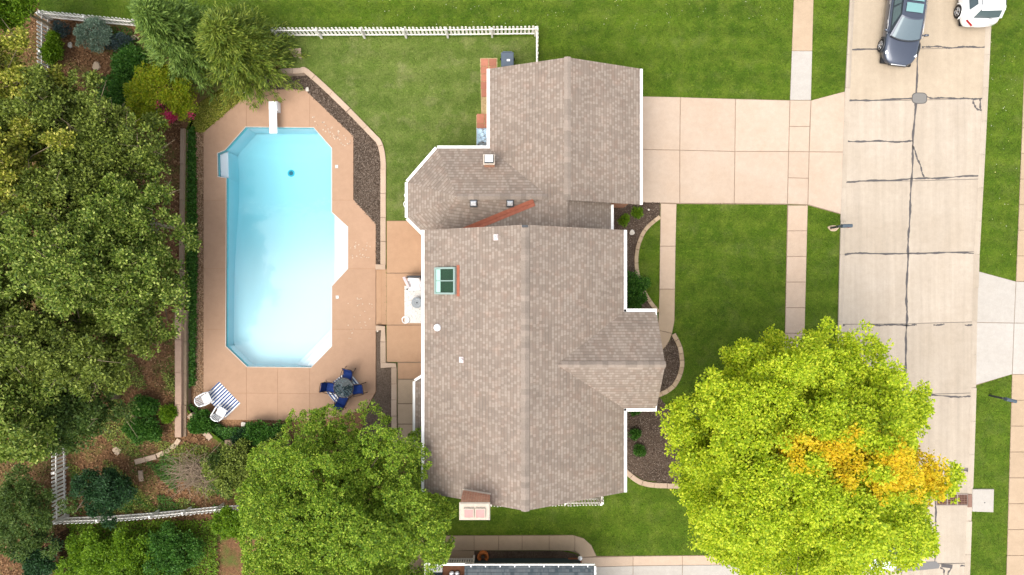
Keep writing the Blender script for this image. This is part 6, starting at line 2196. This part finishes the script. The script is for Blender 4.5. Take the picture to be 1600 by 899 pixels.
broadleaf("blue_spruce_shrub", "dark slate shrub close to the fence corner post", "shrub", 99, 47, 0.5, (0.36, 0.36, 0.4), L_BLUED, rg, lumps=10, lump_r=0.17, tufts=16, leaves=14, tuft_r=0.07, L=0.08, Wd=0.03, zmin=-0.2, outward=True, flat=0.2, bark=M_BARKD)
for (px, py, zc, R, mt, lab) in [
    (208, 100, 0.5, (0.9, 0.7, 0.5), L_MID, "low green shrub between the spruce and the flowering shrub"),
    (190, 140, 0.6, (0.8, 0.9, 0.5), L_MID, "low green shrub at the woodland side of the flowering shrub"),
    (84, 78, 0.5, (0.3, 0.8, 0.4), L_BRIGHT, "bright green plant growing along the fence pickets"),
    (170, 765, 1.4, (1.45, 1.3, 1.1), L_DARK, "dark green bushy evergreen above the white fence"),
    (40, 800, 1.6, (1.8, 2.1, 1.2), L_GREYGR, "broad soft green bush outside the fence corner"),
    (62, 872, 1.0, (1.0, 0.9, 0.8), L_DARK, "dark green shrub beside the brown fence"),
    (145, 868, 1.0, (1.5, 1.2, 0.8), L_BRIGHT, "bright lime shrub along the brown fence"),
    (205, 862, 1.0, (1.5, 1.1, 0.8), L_BRIGHT, "bright lime shrub in the middle below the white fence"),
    (270, 858, 1.0, (1.4, 1.2, 0.8), L_MID, "mid green leafy shrub below the white fence"),
    (225, 905, 0.8, (2.2, 0.9, 0.7), L_BRIGHT, "low lime shrub spreading below the white fence shrubs"),
    (365, 815, 1.5, (0.75, 0.8, 0.9), L_BRIGHT, "bright green sapling between the white fence and the evergreen"),
    (228, 635, 0.35, (0.5, 0.45, 0.3), L_MID, "small green clump on the bare brown slope"),
    (225, 670, 0.4, (0.75, 0.5, 0.35), L_MID, "leafy green weed patch beside the timber wall slope"),
    (265, 646, 0.25, (0.25, 0.22, 0.2), L_BRIGHT, "tiny bright weed by the timber wall"),
    (410, 678, 0.2, (1.0, 0.45, 0.4), L_IVY, "green leafy perennial between the deck and timber edging"),
    (385, 685, 0.2, (0.5, 0.35, 0.3), L_DARK, "dark perennial between the deck and timber edging"),
    (316, 660, 0.1, (0.5, 0.42, 0.3), L_IVY, "green ivy mound below the white chairs"),
    (375, 735, 0.8, (1.5, 1.1, 0.8), L_WOOD1, "olive shrub below the straight timber edging"),
    (430, 715, 0.9, (1.0, 0.8, 0.8), L_WOOD1, "dull olive shrub in the evergreen's shade"),
    (350, 722, 0.5, (0.8, 0.6, 0.45), L_GREYGR, "straggly grey green shrub by the slanting edging"),
    (988, 455, 0.4, (0.55, 0.95, 0.45), L_MID, "leafy green perennial clump inside the curved edging"),
]:
    broadleaf("garden_shrub", lab, "shrub", px, py, zc, R, mt, rg, lumps=int(14 + 13 * R[0] * R[1]), lump_r=0.16 + 0.16 * R[0], tufts=26, leaves=14, tuft_r=0.11, L=0.12, Wd=0.06, zmin=-0.2, bark=M_BARKD, trunk_r=0.03, frac=0.5, shell=(0.35, 0.95), irregular=0.35)
for (px, py, r_, lab) in [(992, 641, 0.24, "small round green shrub in the tree bed, next to the porch roof corner"), (992, 678, 0.22, "small round green shrub in the middle of the tree bed row"), (999, 704, 0.26, "small round green shrub in the tree bed, next to the pale edging"),
                          (975, 344, 0.16, "tiny green plant in the front bed near the entry gutter"), (996, 333, 0.2, "tiny green plant in the front bed by the garage corner")]:
    broadleaf("bed_plant", lab, "plant", px, py, 0.15, (r_, r_, 0.2), L_MID if r_ > 0.2 else L_BRIGHT, rg, lumps=12, lump_r=0.12, tufts=12, leaves=10, tuft_r=0.05, L=0.09, Wd=0.035, zmin=0.0, bark=M_BARKD, trunk_r=0.012, frac=0.3, outward=True)


# dry brush pile
c = W(305, 738, 0.6)
bp = thing("brush_pile", "heap of bare grey brown branches in the weedy bank", "brush", (c.x, c.y, 0))
m = MB()
for k in range(300):
    a = rg.uniform(0, 2 * math.pi); l_ = rg.uniform(0.5, 1.5)
    p = Vector((c.x + rg.normal() * 0.45, c.y + rg.normal() * 0.35, 0.25 + abs(rg.normal()) * 0.3))
    q = p + Vector((math.cos(a) * l_, math.sin(a) * l_ * 0.8, rg.uniform(0.05, 0.7)))
    q.z = min(q.z, 1.1)
    m.tube([p, p.lerp(q, 0.5) + Vector(rg.normal(size=3) * 0.08), q], [0.014, 0.009, 0.004], 4, False)
m.build("branches", M_TWIG, bp)
for (pa, pb_, lab) in (((372, 783), (393, 772), "pale fallen branch beside the evergreen crown"), ((120, 800), (139, 778), "pale fallen branch by the fence corner"), ((268, 150), (225, 178), "bare leaning stem beside the flowering shrub")):
    a = W(*pa) + Vector((0, 0, 0.15)); b = W(*pb_) + Vector((0, 0, 0.5))
    m = MB(); m.tube([a, a.lerp(b, 0.5) + Vector((0.05, 0.06, 0)), b], [0.045, 0.03, 0.015], 6)
    m.tube([a.lerp(b, 0.4), a.lerp(b, 0.8) + Vector((0.2, -0.1, 0.1))], [0.022, 0.008], 5)
    tag(m.build("fallen_branch", M_BARK, None, True), lab, "branch")


# rocks
def rock(px, py, r_, mat, label, z=0.0, group=None, flat=0.55):
    c = W(px, py, z)
    bm = bmesh.new()
    bmesh.ops.create_icosphere(bm, subdivisions=2, radius=1)
    ph = rg.uniform(0, 6, 3)
    for v in bm.verts:
        n_ = 1 + 0.18 * math.sin(v.co.x * 3 + ph[0]) + 0.15 * math.sin(v.co.y * 4 + ph[1])
        v.co = Vector((v.co.x * r_ * n_, v.co.y * r_ * 0.8 * n_, min(0.55, max(-0.3, v.co.z)) * r_ * flat))
    o = bm_obj("rock", bm, mat)
    o.location = (c.x, c.y, z + r_ * 0.1)
    tag(o, label, "rock", group)


rock(988, 363.5, 0.16, M_STONEW, "round pale stone in the front mulch bed")
rock(1014, 328, 0.06, M_STONEW, "small white stone in the front bed by the walk")
rock(480, 140, 0.12, M_STONEW, "white stone at the corner of the pool deck and bed", POOL_Z)
rock(383, 145, 0.08, M_STONEW, "white stone beside the cedar branches at the deck edge", POOL_Z)
rock(381, 663, 0.14, M_STONEW, "pale rock below the deck near the striped rug", POOL_Z)
rock(392, 663, 0.11, M_STONE, "tan rock next to the pale rock below the deck", POOL_Z)
rock(487, 665, 0.12, M_STONEW, "pale rock at the evergreen's upper edge below the deck", POOL_Z)
rock(184, 704, 0.28, M_STONE, "flat tan stone on the weedy slope", 0.0, None, 0.3)
rock(213, 630, 0.17, M_STONE, "tan stone on the bare brown slope")
rock(207, 651, 0.14, M_STONE, "smaller tan stone lower on the brown slope")
rock(152, 104, 0.26, M_STONE, "tan boulder below the dwarf spruce")
rock(211, 60, 0.22, M_STONE, "tan boulder by the fence under the grey green evergreen")
rock(110, 71, 0.16, M_STONEW, "white garden stone near the slate shrub")
rock(590, 517, 0.07, M_STONEW, "small pale stone at the end of the wall by the lower bed", POOL_Z)

# ------------------------------------------------------------------ ground cover and loose stuff
def blades(name, pts, z, mat, label, rng, L=0.075, Wd=0.020, cat=None):
    n = len(pts)
    pos = np.column_stack([pts, np.full(n, z)])
    a = rng.uniform(0, 2 * np.pi, n)
    tilt = rng.uniform(0.35, 1.1, n)
    d = np.stack([np.cos(a) * np.sin(tilt), np.sin(a) * np.sin(tilt), np.cos(tilt)], 1)
    side = np.stack([-np.sin(a), np.cos(a), np.zeros(n)], 1)
    l_ = L * rng.uniform(0.6, 1.3, (n, 1))
    w_ = Wd * rng.uniform(0.7, 1.3, (n, 1))
    v = np.empty((n, 3, 3))
    v[:, 0] = pos - side * w_ / 2; v[:, 1] = pos + side * w_ / 2; v[:, 2] = pos + d * l_
    o = link(name, np_mesh(name, v.reshape(-1, 3), 3, mat))
    tag(o, label, kind="stuff")
    return o


N = 520000
pts = RNG.uniform((-29, -17), (29, 17), (N, 2))
keep = np.ones(N, bool)
backp = WP(back_lawn_px)
inb = pip(pts, backp)
ragged = pts + RNG.normal(size=pts.shape) * 0.035          # grass creeps over the paving edges
for ex in EXCL:
    keep &= ~pip(ragged, ex)
blades("grass", pts[keep & ~inb], 0.0, M_BLADE, "short bright green lawn grass at the front and sides", RNG)
blades("grass", pts[keep & inb], 0.004, M_BLADE_B, "short pale green grass of the back lawn", RNG, 0.06)


def cover(name, px, n, z, mat, label, L, Wd, h, rng=RNG, zlev=0.0, patchy=0.0, flat=0.7, scale=0.8):
    poly = WP(px, zlev)
    p = sample_poly(poly, n)
    if patchy > 0:
        f = np.sin(p[:, 0] * 1.9 * scale + 1.3) + np.sin(p[:, 1] * 2.3 * scale + p[:, 0] * 0.8) + np.sin((p[:, 0] + p[:, 1]) * 4.1 * scale) * 0.6
        p = p[f > patchy]
    pos = np.column_stack([p, z + rng.uniform(0, h, len(p))])
    d = rand_dirs(len(p), rng, -0.1); d[:, 2] *= 0.5; d = unit(d)
    v = leaf_quads(pos, d, L, Wd, rng, flat)
    v[:, 2] = np.maximum(v[:, 2], z + 0.004)
    o = link(name, np_mesh(name, v, 4, mat))
    tag(o, label, kind="stuff")
    return o


LM_CHIP = leaf_mat("bark_chips", [(0.035, 0.024, 0.017), (0.08, 0.057, 0.042), (0.14, 0.105, 0.08), (0.24, 0.19, 0.15)], 0.0, 0.9, 0.1)
LM_LITTER = leaf_mat("dead_leaves", [(0.05, 0.026, 0.013), (0.12, 0.062, 0.03), (0.20, 0.105, 0.05), (0.30, 0.185, 0.10)], 0.0, 0.9, 0.1)
LM_PALE = leaf_mat("pale_chips", [(0.20, 0.13, 0.08), (0.32, 0.20, 0.115), (0.42, 0.29, 0.18)], 0.0, 0.9, 0.1)
cover("bark_chips", bedE_px, 9000, POOL_Z - 0.028, LM_CHIP, "loose bark chips on the pool bed", 0.085, 0.04, 0.03, zlev=POOL_Z)
cover("bark_chips", bed_front_px, 4500, 0.014, LM_CHIP, "loose bark chips on the front bed", 0.075, 0.035, 0.03)
cover("bark_chips", bed_porch_px, 2000, 0.014, LM_CHIP, "loose bark chips on the porch bed", 0.075, 0.035, 0.03)
cover("bark_chips", bed_south_px, 6000, 0.014, LM_CHIP, "loose bark chips on the bed beneath the golden tree", 0.075, 0.035, 0.03)
cover("leaf_litter", [(-120, -60), (60, -60), (60, 25), (300, 60), (290, 205), (290, 640), (345, 700), (345, 960), (-120, 960)], 60000, 0.006, LM_LITTER, "dead brown leaves scattered over the woodland floor", 0.13, 0.06, 0.05)
cover("weeds", [(130, 560), (285, 560), (285, 690), (340, 700), (470, 705), (470, 785), (110, 806), (105, 640)], 34000, 0.02, L_WOOD1, "straggly olive weeds on the lower bank", 0.12, 0.04, 0.12, patchy=0.25)
cover("weeds", [(290, 690), (350, 700), (470, 705), (470, 785), (120, 806), (110, 720), (200, 740)], 26000, 0.02, L_MID, "green weeds among the brush on the lower bank", 0.12, 0.035, 0.14, patchy=0.35, scale=1.3)
cover("weeds", [(110, 812), (340, 812), (345, 960), (110, 960)], 22000, 0.02, L_BRIGHT, "bright weeds below the white fence", 0.12, 0.05, 0.22, patchy=-0.3, scale=1.1)
cover("weeds", [(80, 35), (220, 45), (225, 180), (80, 180)], 9000, 0.02, L_MID, "green weeds inside the fence corner", 0.11, 0.05, 0.14, patchy=0.6)
cover("ivy", [(291, 200), (306, 200), (309, 420), (305, 600), (293, 610)], 9000, POOL_Z - 0.06, L_IVY, "green ivy strip along the timber wall", 0.11, 0.075, 0.30, zlev=POOL_Z, patchy=-1.1, scale=1.6)
cover("ivy", [(296, 630), (350, 668), (440, 670), (445, 690), (352, 690), (325, 668)], 7000, POOL_Z - 0.05, L_IVY, "ivy and perennials below the deck edge", 0.11, 0.07, 0.25, zlev=POOL_Z, patchy=-0.2, scale=1.4)
cover("bank_grass", [(312, 160), (378, 118), (396, 141), (318, 207), (297, 205)], 6000, POOL_Z - 0.05, L_WOOD3, "dry weedy grass on the bank by the deck corner", 0.11, 0.03, 0.08, zlev=POOL_Z, patchy=-0.4)
cover("wood_chips", [(306, 205), (318, 205), (318, 640), (302, 640)], 4500, POOL_Z - 0.085, LM_PALE, "orange brown wood chips along the pool deck", 0.09, 0.05, 0.03, zlev=POOL_Z)
LM_CLOVER = leaf_mat("clover_flowers", [(0.40, 0.42, 0.30), (0.55, 0.55, 0.42), (0.60, 0.55, 0.18)], 0.2)
cover("clover_flowers", [(560, -20), (1230, -20), (1230, 40), (850, 50), (560, 40)], 130, 0.05, LM_CLOVER, "tiny pale clover flowers in the neighbouring lawn", 0.045, 0.04, 0.03)
cover("clover_flowers", [(1540, 0), (1600, 0), (1585, 420), (1532, 420)], 50, 0.05, LM_CLOVER, "tiny pale clover flowers on the far verge", 0.045, 0.04, 0.03)
LM_FLECK = leaf_mat("worn_flecks", [(0.40, 0.32, 0.24), (0.46, 0.38, 0.30)], 0.0, 0.9, 0.1)
cover("worn_flecks", [(488, 178), (505, 190), (530, 205), (548, 222), (545, 232), (520, 218), (492, 200)], 42, POOL_Z + 0.001, LM_FLECK, "pale worn flecks on the deck near the diving board", 0.10, 0.07, 0.002, zlev=POOL_Z, flat=1.0)
cover("worn_flecks", [(545, 380), (580, 380), (580, 405), (548, 402)], 22, POOL_Z + 0.001, LM_FLECK, "pale worn flecks on the deck near the pool bench", 0.09, 0.06, 0.002, zlev=POOL_Z, flat=1.0)
cover("worn_flecks", [(540, 465), (582, 465), (582, 530), (545, 530)], 26, POOL_Z + 0.001, LM_FLECK, "pale worn flecks on the deck beside the steps", 0.09, 0.06, 0.002, zlev=POOL_Z, flat=1.0)
